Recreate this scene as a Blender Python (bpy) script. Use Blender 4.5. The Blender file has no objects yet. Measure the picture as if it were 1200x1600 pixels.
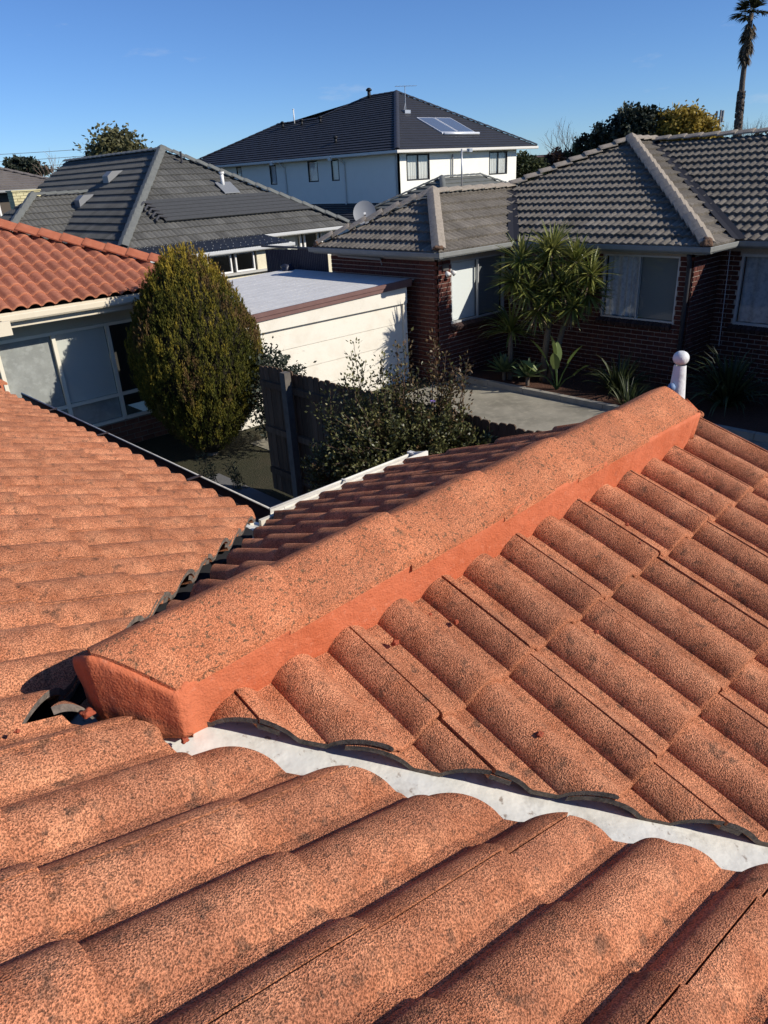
import bpy, bmesh, math, random
import numpy as np
from mathutils import Vector, Matrix, noise as mnoise
R = math.radians
rnd = random.Random(7)
nrs = np.random.RandomState(11)
SC = bpy.context.scene
COL = SC.collection
H = 4.0          # height of the camera above the ground; x runs along the wing's ridge, y along the main eave

# ------------------------------------------------------------------ camera
PITCH, ROLL, YAW = R(24.9), R(3.18), R(47.8)
def _cam():
    X = Vector((math.sin(YAW), math.cos(YAW), 0)); Y = Vector((-math.cos(YAW), math.sin(YAW), 0)); Z = Vector((0, 0, 1))
    fw = Vector((0, math.cos(PITCH), -math.sin(PITCH))); rt = Vector((1, 0, 0)); dn = -rt.cross(fw)
    r2 = math.cos(ROLL) * rt + math.sin(ROLL) * dn; d2 = -math.sin(ROLL) * rt + math.cos(ROLL) * dn
    w = lambda v: Vector((X.dot(v), Y.dot(v), Z.dot(v)))
    r, u, b = w(r2), w(-d2), w(-fw)
    m = Matrix(((r.x, u.x, b.x, 0), (r.y, u.y, b.y, 0), (r.z, u.z, b.z, H), (0, 0, 0, 1)))
    c = bpy.data.cameras.new('camera'); o = bpy.data.objects.new('camera', c); COL.objects.link(o)
    c.sensor_fit = 'VERTICAL'; c.sensor_height = 24; c.lens = 24 * 1135 / 1600
    c.clip_start = 0.05; c.clip_end = 3000
    o.matrix_world = m; SC.camera = o
_cam()

# ------------------------------------------------------------------ daylight
SUN_AZ, SUN_EL = R(28), R(31)
SUN = Vector((math.sin(SUN_AZ) * math.cos(SUN_EL), -math.cos(SUN_AZ) * math.cos(SUN_EL), math.sin(SUN_EL)))
world = bpy.data.worlds.new('World'); SC.world = world; world.use_nodes = True
def _world():
    nt = world.node_tree; N = nt.nodes; L = nt.links; N.clear()
    out = N.new('ShaderNodeOutputWorld'); bg = N.new('ShaderNodeBackground'); sky = N.new('ShaderNodeTexSky')
    sky.sky_type = 'NISHITA'; sky.sun_disc = False
    sky.sun_elevation = SUN_EL; sky.sun_rotation = math.atan2(SUN.x, SUN.y)
    sky.air_density = 1.0; sky.dust_density = 0.0; sky.ozone_density = 3.0; sky.altitude = 1500
    bg.inputs['Strength'].default_value = 0.086
    # a few thin wisps of high cloud
    tc = N.new('ShaderNodeTexCoord'); sep = N.new('ShaderNodeSeparateXYZ'); L.new(tc.outputs['Generated'], sep.inputs[0])
    mp = N.new('ShaderNodeMapping'); mp.inputs['Scale'].default_value = (7, 7, 26); mp.inputs['Location'].default_value = (0.3, 0.9, 0.2)
    L.new(tc.outputs['Generated'], mp.inputs[0])
    n = N.new('ShaderNodeTexNoise'); n.inputs['Scale'].default_value = 1.0; n.inputs['Detail'].default_value = 6; n.inputs['Roughness'].default_value = .62
    L.new(mp.outputs[0], n.inputs['Vector'])
    r = N.new('ShaderNodeMapRange'); r.inputs['From Min'].default_value = .63; r.inputs['From Max'].default_value = .85; r.inputs['To Max'].default_value = .4
    L.new(n.outputs['Fac'], r.inputs['Value'])
    mx = N.new('ShaderNodeMix'); mx.data_type = 'RGBA'; mx.inputs['B'].default_value = (7.5, 7.8, 8.4, 1)
    tint = N.new('ShaderNodeMix'); tint.data_type = 'RGBA'; tint.blend_type = 'MULTIPLY'; tint.inputs['Factor'].default_value = 1; tint.inputs['B'].default_value = (.68, .935, 1.33, 1)   # camera white balance
    L.new(sky.outputs[0], tint.inputs['A']); L.new(r.outputs[0], mx.inputs['Factor']); L.new(tint.outputs['Result'], mx.inputs['A'])
    L.new(mx.outputs['Result'], bg.inputs['Color']); L.new(bg.outputs[0], out.inputs[0])
_world()
sl = bpy.data.lights.new('sun', 'SUN'); sl.energy = 5.0; sl.angle = R(0.53); sl.color = (1.0, .93, .83)
so = bpy.data.objects.new('sun', sl); COL.objects.link(so); so.location = (8, -20, 18)
so.rotation_euler = (-SUN).to_track_quat('-Z', 'Y').to_euler()
SC.view_settings.view_transform = 'Standard'; SC.view_settings.look = 'None'; SC.view_settings.exposure = 0.12
SC.view_settings.gamma = 1.0
try: SC.view_settings.use_curve_mapping = False
except Exception: pass
SC.cycles.max_bounces = 4; SC.cycles.diffuse_bounces = 2; SC.cycles.glossy_bounces = 2; SC.cycles.use_adaptive_sampling = True; SC.cycles.adaptive_threshold = .02; SC.cycles.transparent_max_bounces = 8
SC.cycles.transmission_bounces = 2; SC.cycles.caustics_reflective = False; SC.cycles.caustics_refractive = False

# ------------------------------------------------------------------ materials
MATS = {}
def s2l(c):
    return tuple(((v / 255) / 12.92 if v / 255 <= .04045 else ((v / 255 + .055) / 1.055) ** 2.4) for v in c)
def ramp(N, stops):
    r = N.new('ShaderNodeValToRGB'); e = r.color_ramp.elements
    e[0].position, e[0].color = stops[0][0], (*stops[0][1], 1)
    e[1].position, e[1].color = stops[-1][0], (*stops[-1][1], 1)
    for p, c in stops[1:-1]:
        x = e.new(p); x.color = (*c, 1)
    return r
def mat(name, col, rough=.85, layers=(), bump=(), spec=.25, metal=0, rand=0.0, attr=None, trans=0, scale=(1, 1, 1)):
    """col: linear base; layers: (noise scale, detail, lo, hi, colour, amount); bump: (scale, detail, distance); rand: value change per object"""
    if name in MATS: return MATS[name]
    m = bpy.data.materials.new(name); m.use_nodes = True; nt = m.node_tree; N = nt.nodes; L = nt.links
    b = N['Principled BSDF']; b.inputs['Roughness'].default_value = rough; b.inputs['Metallic'].default_value = metal
    b.inputs['Specular IOR Level'].default_value = spec
    geo = N.new('ShaderNodeNewGeometry'); vec = geo.outputs['Position']
    if scale != (1, 1, 1):
        mp = N.new('ShaderNodeMapping'); mp.inputs['Scale'].default_value = scale; L.new(vec, mp.inputs[0]); vec = mp.outputs[0]
    cur = None
    base = N.new('ShaderNodeRGB'); base.outputs[0].default_value = (*col, 1); cur = base.outputs[0]
    for i, (sc, det, lo, hi, c, amt) in enumerate(layers):
        n = N.new('ShaderNodeTexNoise'); n.inputs['Scale'].default_value = sc; n.inputs['Detail'].default_value = det; n.inputs['Roughness'].default_value = .6
        ad = N.new('ShaderNodeVectorMath'); ad.inputs[1].default_value = (i * 13.7, i * 7.1, i * 3.3); L.new(vec, ad.inputs[0]); L.new(ad.outputs[0], n.inputs['Vector'])
        r = N.new('ShaderNodeMapRange'); r.inputs['From Min'].default_value = lo; r.inputs['From Max'].default_value = hi; r.inputs['To Max'].default_value = amt
        L.new(n.outputs['Fac'], r.inputs['Value'])
        mx = N.new('ShaderNodeMix'); mx.data_type = 'RGBA'; mx.inputs['B'].default_value = (*c, 1)
        L.new(r.outputs[0], mx.inputs['Factor']); L.new(cur, mx.inputs['A']); cur = mx.outputs['Result']
    if attr:
        a = N.new('ShaderNodeAttribute'); a.attribute_name = attr[0]
        mx = N.new('ShaderNodeMix'); mx.data_type = 'RGBA'; mx.inputs['B'].default_value = (*attr[1], 1)
        L.new(a.outputs['Fac'], mx.inputs['Factor']); L.new(cur, mx.inputs['A']); cur = mx.outputs['Result']
    if rand:
        oi = N.new('ShaderNodeObjectInfo'); hs = N.new('ShaderNodeHueSaturation'); r = N.new('ShaderNodeMapRange')
        r.inputs['To Min'].default_value = 1 - rand; r.inputs['To Max'].default_value = 1 + rand
        L.new(oi.outputs['Random'], r.inputs['Value']); L.new(r.outputs[0], hs.inputs['Value']); L.new(cur, hs.inputs['Color']); cur = hs.outputs[0]
    L.new(cur, b.inputs['Base Color'])
    nrm = None
    for sc, det, dist in bump:
        n = N.new('ShaderNodeTexNoise'); n.inputs['Scale'].default_value = sc; n.inputs['Detail'].default_value = det; L.new(vec, n.inputs['Vector'])
        bp = N.new('ShaderNodeBump'); bp.inputs['Strength'].default_value = 1.0; bp.inputs['Distance'].default_value = dist
        L.new(n.outputs['Fac'], bp.inputs['Height'])
        if nrm: L.new(nrm, bp.inputs['Normal'])
        nrm = bp.outputs[0]
    if nrm: L.new(nrm, b.inputs['Normal'])
    if trans:   # thin leaves let some light through
        tr = N.new('ShaderNodeBsdfTranslucent'); L.new(cur, tr.inputs['Color']); ms = N.new('ShaderNodeMixShader'); ms.inputs[0].default_value = trans
        L.new(b.outputs[0], ms.inputs[1]); L.new(tr.outputs[0], ms.inputs[2]); L.new(ms.outputs[0], N['Material Output'].inputs['Surface'])
    MATS[name] = m
    return m
def glass(name, tint, refl=.12, rough=.02):
    if name in MATS: return MATS[name]
    m = bpy.data.materials.new(name); m.use_nodes = True; nt = m.node_tree; N = nt.nodes; L = nt.links; N.clear()
    o = N.new('ShaderNodeOutputMaterial'); t = N.new('ShaderNodeBsdfTransparent'); t.inputs[0].default_value = (*tint, 1)
    g = N.new('ShaderNodeBsdfGlossy'); g.inputs['Roughness'].default_value = rough; g.inputs['Color'].default_value = (.9, .95, 1, 1)
    lw = N.new('ShaderNodeLayerWeight'); lw.inputs['Blend'].default_value = .5; pw = N.new('ShaderNodeMath'); pw.operation = 'POWER'; pw.inputs[1].default_value = 3.5; L.new(lw.outputs['Facing'], pw.inputs[0])
    f = N.new('ShaderNodeMapRange'); f.inputs['To Min'].default_value = refl * .35; f.inputs['To Max'].default_value = .8; L.new(pw.outputs[0], f.inputs['Value']); ms = N.new('ShaderNodeMixShader')
    L.new(f.outputs[0], ms.inputs[0]); L.new(t.outputs[0], ms.inputs[1]); L.new(g.outputs[0], ms.inputs[2]); L.new(ms.outputs[0], o.inputs[0])
    MATS[name] = m
    return m

# ------------------------------------------------------------------ mesh helpers (all in world coordinates)
def wloc(p):
    v = Vector((0, 0, 0))
    while p is not None: v += p.location; p = p.parent
    return v
def link(name, me, parent=None, loc=None):
    o = bpy.data.objects.new(name, me); COL.objects.link(o)
    if parent is not None: o.parent = parent
    if loc is not None: o.location = loc
    return o
def tag(o, label=None, cat=None, group=None, kind=None):
    if label: o['label'] = label
    if cat: o['category'] = cat
    if group: o['group'] = group
    if kind: o['kind'] = kind
    return o
def thing(name, loc, label, cat, group=None):
    o = bpy.data.objects.new(name, None); o.empty_display_size = .2; COL.objects.link(o); o.location = loc
    return tag(o, label, cat, group)
class MB:
    def __init__(s): s.v = []; s.f = []; s.mi = []; s.m = 0
    def add(s, vs, fs):
        k = len(s.v); s.v += [tuple(p) for p in vs]
        for f in fs: s.f.append(tuple(k + i for i in f)); s.mi.append(s.m)
        return s
    def box(s, x0, x1, y0, y1, z0, z1):
        if x0 > x1: x0, x1 = x1, x0
        if y0 > y1: y0, y1 = y1, y0
        return s.add([(x0, y0, z0), (x1, y0, z0), (x1, y1, z0), (x0, y1, z0), (x0, y0, z1), (x1, y0, z1), (x1, y1, z1), (x0, y1, z1)],
                     [(0, 3, 2, 1), (4, 5, 6, 7), (0, 1, 5, 4), (1, 2, 6, 5), (2, 3, 7, 6), (3, 0, 4, 7)])
    def obox(s, c, u, v, w):    # centre and three half-axis vectors
        c, u, v, w = Vector(c), Vector(u), Vector(v), Vector(w)
        P = [c + a * u + b * v + d * w for d in (-1, 1) for b in (-1, 1) for a in (-1, 1)]
        return s.add(P, [(0, 2, 3, 1), (4, 5, 7, 6), (0, 1, 5, 4), (1, 3, 7, 5), (3, 2, 6, 7), (2, 0, 4, 6)])
    def prism(s, poly, d):      # 3D polygon extruded by vector d
        n = len(poly); d = Vector(d); a = [Vector(p) for p in poly]; b = [p + d for p in a]
        return s.add(a + b, [tuple(range(n))[::-1], tuple(range(n, 2 * n))] + [(i, (i + 1) % n, n + (i + 1) % n, n + i) for i in range(n)])
    def tube(s, pts, rad, n=8, cap=True):
        pts = [Vector(p) for p in pts]; rad = rad if hasattr(rad, '__len__') else [rad] * len(pts)
        k = len(s.v); ref = Vector((.31, .17, .93)).normalized(); m = len(pts)
        for i, p in enumerate(pts):
            t = (pts[min(i + 1, m - 1)] - pts[max(i - 1, 0)]).normalized()
            a = t.cross(ref)
            if a.length < .1: a = t.cross(Vector((1, 0, 0)))
            a.normalize(); b = t.cross(a)
            for j in range(n):
                an = 2 * math.pi * j / n; s.v.append(tuple(p + rad[i] * (math.cos(an) * a + math.sin(an) * b)))
        for i in range(m - 1):
            for j in range(n):
                s.f.append((k + i * n + j, k + (i + 1) * n + j, k + (i + 1) * n + (j + 1) % n, k + i * n + (j + 1) % n)); s.mi.append(s.m)
        if cap:
            s.f.append(tuple(k + j for j in range(n))); s.mi.append(s.m)
            s.f.append(tuple(k + (m - 1) * n + j for j in range(n))[::-1]); s.mi.append(s.m)
        return s
    def lathe(s, prof, c, n=20):   # prof: (radius, height)
        c = Vector(c); k = len(s.v)
        for r, z in prof:
            for j in range(n):
                a = 2 * math.pi * j / n; s.v.append((c.x + r * math.cos(a), c.y + r * math.sin(a), c.z + z))
        for i in range(len(prof) - 1):
            for j in range(n):
                s.f.append((k + i * n + j, k + i * n + (j + 1) % n, k + (i + 1) * n + (j + 1) % n, k + (i + 1) * n + j)); s.mi.append(s.m)
        return s
    def sweep(s, prof, a, b, side, up=Vector((0, 0, 1)), th=.003):
        """thin folded sheet: prof is (across, up) points from a to b; side is the 'across' direction"""
        a, b, side = Vector(a), Vector(b), Vector(side).normalized()
        n = len(prof); nor = []
        for i in range(n):
            p0 = prof[max(i - 1, 0)]; p1 = prof[min(i + 1, n - 1)]; d = Vector((p1[0] - p0[0], p1[1] - p0[1])).normalized(); nor.append((-d.y, d.x))
        ring = [(x, y) for x, y in prof] + [(prof[i][0] + nor[i][0] * th, prof[i][1] + nor[i][1] * th) for i in range(n - 1, -1, -1)]
        P = [e + side * x + up * y for e in (a, b) for x, y in ring]; q = 2 * n
        F = [(i, (i + 1) % q, q + (i + 1) % q, q + i) for i in range(q)]
        F += [tuple([i, i + 1, q - 2 - i, q - 1 - i]) for i in range(n - 1)] + [tuple([q + i, q + q - 1 - i, q + q - 2 - i, q + i + 1]) for i in range(n - 1)]
        return s.add(P, F)
    def build(s, name, m, parent=None, smooth=False, kind=None, world=False):
        me = bpy.data.meshes.new(name); o = Vector((0, 0, 0)) if parent is None else wloc(parent)
        me.from_pydata([(x - o.x, y - o.y, z - o.z) for x, y, z in s.v], [], s.f)
        for q in (m if isinstance(m, (list, tuple)) else [m]): me.materials.append(q)
        if any(s.mi): me.polygons.foreach_set('material_index', s.mi)
        if smooth: me.polygons.foreach_set('use_smooth', [True] * len(me.polygons))
        me.update()
        ob = link(name, me, parent)
        if kind: ob['kind'] = kind
        return ob
def recenter(o):   # put a one-mesh thing's origin at the middle of its base
    me = o.data; n = len(me.vertices); a = np.empty(n * 3, 'f'); me.vertices.foreach_get('co', a); a = a.reshape(-1, 3)
    c = np.array([(a[:, 0].min() + a[:, 0].max()) / 2, (a[:, 1].min() + a[:, 1].max()) / 2, a[:, 2].min()], 'f')
    a -= c; me.vertices.foreach_set('co', a.ravel()); o.location = [float(q) for q in c]; me.update(); return o
# ------------------------------------------------------------------ roof tiles
def tile_proto(name, w, L, prof, nu, rows, th, flange, mats, slope, rim=True, drop0=0.0):
    """one interlocking tile: u across (0..w), v up the slope from its tail, third axis off the roof"""
    us = [w * i / nu for i in range(nu + 1)]; us[-1] = w - .0032; us[0] = .0005
    lip = lambda u: prof(u) + (.0022 * math.exp(-(u / .02) ** 2) if flange else 0)
    sec = [(u, lip(u)) for u in us] + ([(w - .0028, prof(w) - .013), (w + flange, prof(w + flange) - .014)] if flange else [])
    n = len(sec); V = []; F = []; A = []
    for v, dz, wear in rows:
        for u, h in sec: V.append((u, v, h + drop0 - slope * v + dz)); A.append(wear)
    k = len(V)
    for v, e in ((rows[0][0] + .0, 1), (L, 0)):
        for u, h in sec: V.append((u, v, h + drop0 - slope * v - th)); A.append(.35 * e)
    m = len(rows)
    for i in range(m - 1):
        for j in range(n - 1): F.append((i * n + j, i * n + j + 1, (i + 1) * n + j + 1, (i + 1) * n + j))
    for j in range(n - 1):
        F.append((k + j + 1, k + j, k + n + j, k + n + j + 1))                       # underside
        F.append((j + 1, j, k + j, k + j + 1))                                       # tail
        F.append(((m - 1) * n + j, (m - 1) * n + j + 1, k + n + j + 1, k + n + j))   # head
    for e in (0, n - 1):
        ring = [i * n + e for i in range(m)] + [k + n + e, k + e]
        F.append(tuple(ring if e == 0 else ring[::-1]))
    me = bpy.data.meshes.new(name); me.from_pydata(V, [], F)
    for q in mats: me.materials.append(q)
    a = me.attributes.new('wear', 'FLOAT', 'POINT'); a.data.foreach_set('value', A)
    me.polygons.foreach_set('use_smooth', [True] * len(F)); me.update()
    me.set_sharp_from_angle(angle=R(38))
    return me
def inside(poly, p):
    for i in range(len(poly)):
        a, b = poly[i], poly[(i + 1) % len(poly)]
        if (b[0] - a[0]) * (p[1] - a[1]) - (b[1] - a[1]) * (p[0] - a[0]) < -1e-9: return False
    return True
def clip_tile(me, u0, v0, polys):
    """the tile's mesh, moved to (u0, v0) on the slope, cut to each convex region"""
    out = bmesh.new()
    for poly in polys:
        bm = bmesh.new(); bm.from_mesh(me)
        for i in range(len(poly)):
            a, b = poly[i], poly[(i + 1) % len(poly)]
            co = Vector((a[0] - u0, a[1] - v0, 0)); no = Vector((b[1] - a[1], -(b[0] - a[0]), 0)).normalized()
            if all((v.co - co).dot(no) <= 0 for v in bm.verts): continue
            r = bmesh.ops.bisect_plane(bm, geom=bm.verts[:] + bm.edges[:] + bm.faces[:], plane_co=co, plane_no=no, clear_outer=True)
            ed = [e for e in r['geom_cut'] if isinstance(e, bmesh.types.BMEdge)]
            if ed:
                q = bmesh.ops.holes_fill(bm, edges=ed, sides=0)
                for f in q['faces']: f.material_index = min(1, len(me.materials) - 1); f.smooth = False
            if not bm.faces: break
        if bm.faces:
            t = bpy.data.meshes.new('t'); bm.to_mesh(t); out.from_mesh(t); bpy.data.meshes.remove(t)
        bm.free()
    if not out.faces: out.free(); return None
    bmesh.ops.remove_doubles(out, verts=out.verts[:], dist=.0002)
    m = bpy.data.meshes.new(me.name)
    for q in me.materials: m.materials.append(q)
    out.to_mesh(m); out.free(); m.set_sharp_from_angle(angle=R(38))
    return m
def poly_overlaps(poly, u0, u1, v0, v1):
    P = [(u0, v0), (u1, v0), (u1, v1), (u0, v1)]
    for i in range(len(poly)):
        a, b = poly[i], poly[(i + 1) % len(poly)]
        if all((b[0] - a[0]) * (p[1] - a[1]) - (b[1] - a[1]) * (p[0] - a[0]) <= 1e-6 for p in P): return False
    pu = [p[0] for p in poly]; pv = [p[1] for p in poly]
    return max(pu) > u0 and min(pu) < u1 and max(pv) > v0 and min(pv) < v1
class Slope:
    """a roof plane: O a point of the tail line at the eave, U along it, V up the slope"""
    def __init__(s, O, U, V):
        s.O, s.U, s.V = Vector(O), Vector(U).normalized(), Vector(V).normalized(); s.N = s.U.cross(s.V).normalized()
        s.M = Matrix(((s.U.x, s.V.x, s.N.x), (s.U.y, s.V.y, s.N.y), (s.U.z, s.V.z, s.N.z)))
    def uv(s, x, y):   # plan point -> (u, v) on the plane
        d = Vector((x - s.O.x, y - s.O.y)); cv = Vector((s.V.x, s.V.y)); cu = Vector((s.U.x, s.U.y))
        det = cu.x * cv.y - cu.y * cv.x
        return ((d.x * cv.y - d.y * cv.x) / det, (cu.x * d.y - cu.y * d.x) / det)
    def at(s, u, v, w=0.0): return s.O + s.U * u + s.V * v + s.N * w
    def uvp(s, P): return [s.uv(*p) for p in P]
def ccw(P):
    a = sum(P[i][0] * P[(i + 1) % len(P)][1] - P[(i + 1) % len(P)][0] * P[i][1] for i in range(len(P)))
    return P if a > 0 else P[::-1]
def lay_tiles(sl, polys, w, g, me, L, u_off=0.0, flange=.03, jitter=0.0, rg=None):
    """records (distance to the eye, matrix, mesh) for every tile of the slope; tiles on an edge are cut"""
    rg = rg or rnd; recs = []; polys = [ccw(p) for p in polys]
    pu = [p[0] for q in polys for p in q]; pv = [p[1] for q in polys for p in q]
    i0 = math.floor((min(pu) - u_off) / w) - 1; i1 = math.ceil((max(pu) - u_off) / w) + 1; j1 = math.ceil(max(pv) / g) + 1
    for j in range(-1, j1):
        for i in range(i0, i1):
            u = u_off + i * w; v = j * g
            hit = [p for p in polys if poly_overlaps(p, u, u + w, v, v + g * .98)]
            if not hit: continue
            corners = [(u, v), (u + w + flange, v), (u + w + flange, v + L), (u, v + L)]
            full = any(all(inside(p, c) for c in corners) for p in hit)
            m = me if full else clip_tile(me, u, v, hit)
            if m is None: continue
            c = sl.at(u + w / 2, v + g / 2)
            M = sl.M.copy()
            lo = sl.at(u, v)
            if jitter:
                M = M @ Matrix.Rotation(rg.gauss(0, .0022) * jitter, 3, 'Z') @ Matrix.Rotation(rg.gauss(0, .003) * jitter, 3, 'X')
                lo = lo + sl.N * (rg.gauss(0, .0012) * jitter) + sl.V * (rg.gauss(0, .002) * jitter)
            recs.append(((c - Vector((0, 0, H))).length, lo, M, m))
    return recs
def place_tiles(recs, parent, limit, name='roof_tile', stuff='roof_tiles_beyond'):
    """the nearest ones as objects of their own, the rest joined"""
    recs = sorted(recs, key=lambda r: r[0]); pw = wloc(parent)
    for d, lo, M, me in recs[:limit]:
        o = link(name, me, parent); m = M.to_4x4(); m.translation = lo - pw; o.matrix_local = m
    rest = recs[limit:]
    if not rest: return
    VV, FF, MI, k = [], [], [], 0
    for d, lo, M, me in rest:
        n = len(me.vertices); a = np.empty(n * 3, 'f'); me.vertices.foreach_get('co', a); a = a.reshape(-1, 3) @ np.array(M).T + np.array(lo - pw)
        VV.append(a)
        for p in me.polygons: FF.append(tuple(k + i for i in p.vertices)); MI.append(p.material_index)
        k += n
    m2 = bpy.data.meshes.new(stuff); m2.from_pydata(np.concatenate(VV).tolist(), [], FF)
    for q in rest[0][3].materials: m2.materials.append(q)
    m2.polygons.foreach_set('material_index', MI); m2.polygons.foreach_set('use_smooth', [True] * len(FF)); m2.update(); m2.set_sharp_from_angle(angle=R(38))
    link(stuff, m2, parent)['kind'] = 'stuff'
def roll(u, pitch, half, hgt, c0=0.0, ex=.75):
    d = (u - c0 + pitch / 2) % pitch - pitch / 2
    return hgt * max(0.0, 1 - (d / half) ** 2) ** ex
def cap_run(a, b, n, half, rise, th, mt, parent, name='ridge_cap', over=.05, lift=.012, seg=8, cut=None, first=None, flip=False, ex=1.25, wob=True):
    """n angular ridge caps from a to b, each one's far end lapping over the next (flip: the near end laps)"""
    a, b = Vector(a), Vector(b); d = (b - a); Ln = d.length / n; t = d.normalized(); s = Vector((t.y, -t.x, 0)).normalized(); up = s.cross(t)
    if up.z < 0: up = -up
    for i in range(n):
        mb = MB(); st = [0, .3, .7, .985, 1.0]; P = []
        for k, q in enumerate(st):
            x = i * Ln - (0 if i == 0 else .0) + q * (Ln + over); z = lift * (q if not flip else 1 - q)
            row = []
            for j in range(-seg, seg + 1):
                f = j / seg; hh = rise * (1 - abs(f) ** ex); px = x
                if first and i == 0 and k == 0: px = first(f)
                elif first and i == 0 and k == 1: px = max(x, first(f) + .02)
                dz = -.004 if k == len(st) - 1 else 0
                row.append(a + t * px + s * (f * half) + up * (hh + z + dz))
            P.append(row)
        n2 = 2 * seg + 1; m = len(P); vs = [p for r_ in P for p in r_] + [p - up * th for r_ in P for p in r_]; o = m * n2; F = []
        for k in range(m - 1):
            for j in range(n2 - 1):
                q = (k * n2 + j, k * n2 + j + 1, (k + 1) * n2 + j + 1, (k + 1) * n2 + j); F.append(q[::-1]); F.append(tuple(o + e for e in q))
        for j in range(n2 - 1):
            F.append((j, j + 1, o + j + 1, o + j)); k = (m - 1) * n2; F.append((k + j + 1, k + j, o + k + j, o + k + j + 1))
        for k in range(m - 1):
            F.append((k * n2, o + k * n2, o + (k + 1) * n2, (k + 1) * n2)); e = n2 - 1; F.append((k * n2 + e, (k + 1) * n2 + e, o + (k + 1) * n2 + e, o + k * n2 + e))
        if wob:
            c_ = a + t * (i * Ln + Ln / 2); ro = Matrix.Rotation(rnd.gauss(0, .006), 3, up) @ Matrix.Rotation(rnd.gauss(0, .012), 3, t); dv = s * rnd.gauss(0, .0018)
            if not (first and i == 0): vs = [c_ + ro @ (p - c_) + dv for p in vs]
        mb.add(vs, F); ob = mb.build(name, mt, parent, smooth=True); ob.data.set_sharp_from_angle(angle=R(40))
# ------------------------------------------------------------------ ground
grass_m = mat('dry_lawn', (.036, .036, .018), .95, [(1.5, 4, .35, .7, (.055, .046, .026), .9), (9, 4, .5, .75, (.024, .028, .013), .8)], [(40, 4, .02)])
def ground():
    mb = MB(); n = 24; S = 900
    for i in range(n + 1):
        for j in range(n + 1):
            f = lambda q: math.copysign(abs(q) ** 2.4, q) * S
            mb.v.append((f(2 * i / n - 1), f(2 * j / n - 1), 0))
    for i in range(n):
        for j in range(n): mb.f.append((i * (n + 1) + j, (i + 1) * (n + 1) + j, (i + 1) * (n + 1) + j + 1, i * (n + 1) + j + 1)); mb.mi.append(0)
    o = mb.build('ground', grass_m); o['kind'] = 'structure'
ground()

# ------------------------------------------------------------------ the house we stand on
T20 = .364; C20 = math.cos(math.atan(T20)); S20 = math.sin(math.atan(T20))
T19 = .40; C19 = math.cos(math.atan(T19)); S19 = math.sin(math.atan(T19))
OR = (.40, .138, .066)
def grit_material(name, stops, patch, spot, grit=350, wear=None, rand=.09, bump=.0046, spots=(.58, .70), con=(.46, 1.56), speck=(.60, .68, .6)):
    """sanded concrete: mottled oxide colour (stops), grime patches, lichen spots and a fine grit that also gives the relief"""
    m = bpy.data.materials.new(name); m.use_nodes = True; nt = m.node_tree; N = nt.nodes; L = nt.links
    b = N['Principled BSDF']; b.inputs['Roughness'].default_value = .95; b.inputs['Specular IOR Level'].default_value = .1
    pos = N.new('ShaderNodeNewGeometry').outputs['Position']
    def nz(sc, det, off=0, rough=.6):
        n = N.new('ShaderNodeTexNoise'); n.inputs['Scale'].default_value = sc; n.inputs['Detail'].default_value = det; n.inputs['Roughness'].default_value = rough
        if off:
            ad = N.new('ShaderNodeVectorMath'); ad.inputs[1].default_value = (off, off * .7, off * .3); L.new(pos, ad.inputs[0]); L.new(ad.outputs[0], n.inputs['Vector'])
        else: L.new(pos, n.inputs['Vector'])
        return n.outputs['Fac']
    def mr(v, lo, hi, a, z):
        r = N.new('ShaderNodeMapRange'); r.inputs['From Min'].default_value = lo; r.inputs['From Max'].default_value = hi; r.inputs['To Min'].default_value = a; r.inputs['To Max'].default_value = z
        L.new(v, r.inputs['Value']); return r.outputs[0]
    def mixc(f, a, c, mode='MIX'):
        x = N.new('ShaderNodeMix'); x.data_type = 'RGBA'; x.blend_type = mode; L.new(f, x.inputs['Factor']); L.new(a, x.inputs['A'])
        if isinstance(c, tuple): x.inputs['B'].default_value = (*c, 1)
        else: L.new(c, x.inputs['B'])
        return x.outputs['Result']
    mott = nz(13, 4); rp = ramp(N, stops); L.new(mott, rp.inputs[0]); cur = rp.outputs[0]
    cur = mixc(mr(nz(5.5, 3, 7), .45, .68, 0, .6), cur, patch)
    cur = mixc(mr(nz(27, 3, 31), *spots, 0, .62), cur, spot)
    cur = mixc(mr(nz(115, 2, 57), speck[0], speck[1], 0, speck[2]), cur, spot)
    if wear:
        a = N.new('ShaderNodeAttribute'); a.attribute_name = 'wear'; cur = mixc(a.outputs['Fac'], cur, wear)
    g = nz(grit, 1, 0, .75)
    gv = mr(g, .36, .66, *con); cb = N.new('ShaderNodeCombineColor'); [L.new(gv, cb.inputs[k]) for k in range(3)]
    x = N.new('ShaderNodeMix'); x.data_type = 'RGBA'; x.blend_type = 'MULTIPLY'; x.inputs['Factor'].default_value = 1; L.new(cur, x.inputs['A']); L.new(cb.outputs[0], x.inputs['B']); cur = x.outputs['Result']
    if rand:
        oi = N.new('ShaderNodeObjectInfo'); hs = N.new('ShaderNodeHueSaturation'); L.new(mr(oi.outputs['Random'], 0, 1, 1 - rand, 1 + rand), hs.inputs['Value']); L.new(cur, hs.inputs['Color']); cur = hs.outputs[0]
    L.new(cur, b.inputs['Base Color'])
    bp = N.new('ShaderNodeBump'); bp.inputs['Strength'].default_value = 1; bp.inputs['Distance'].default_value = bump; L.new(g, bp.inputs['Height']); L.new(bp.outputs[0], b.inputs['Normal'])
    MATS[name] = m; return m
TM = grit_material('sanded_concrete_tile', [(.30, (.39, .140, .068)), (.5, (.51, .205, .106)), (.70, (.63, .275, .145))], (.31, .125, .07), (.085, .058, .042), wear=(.46, .18, .09))
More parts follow.
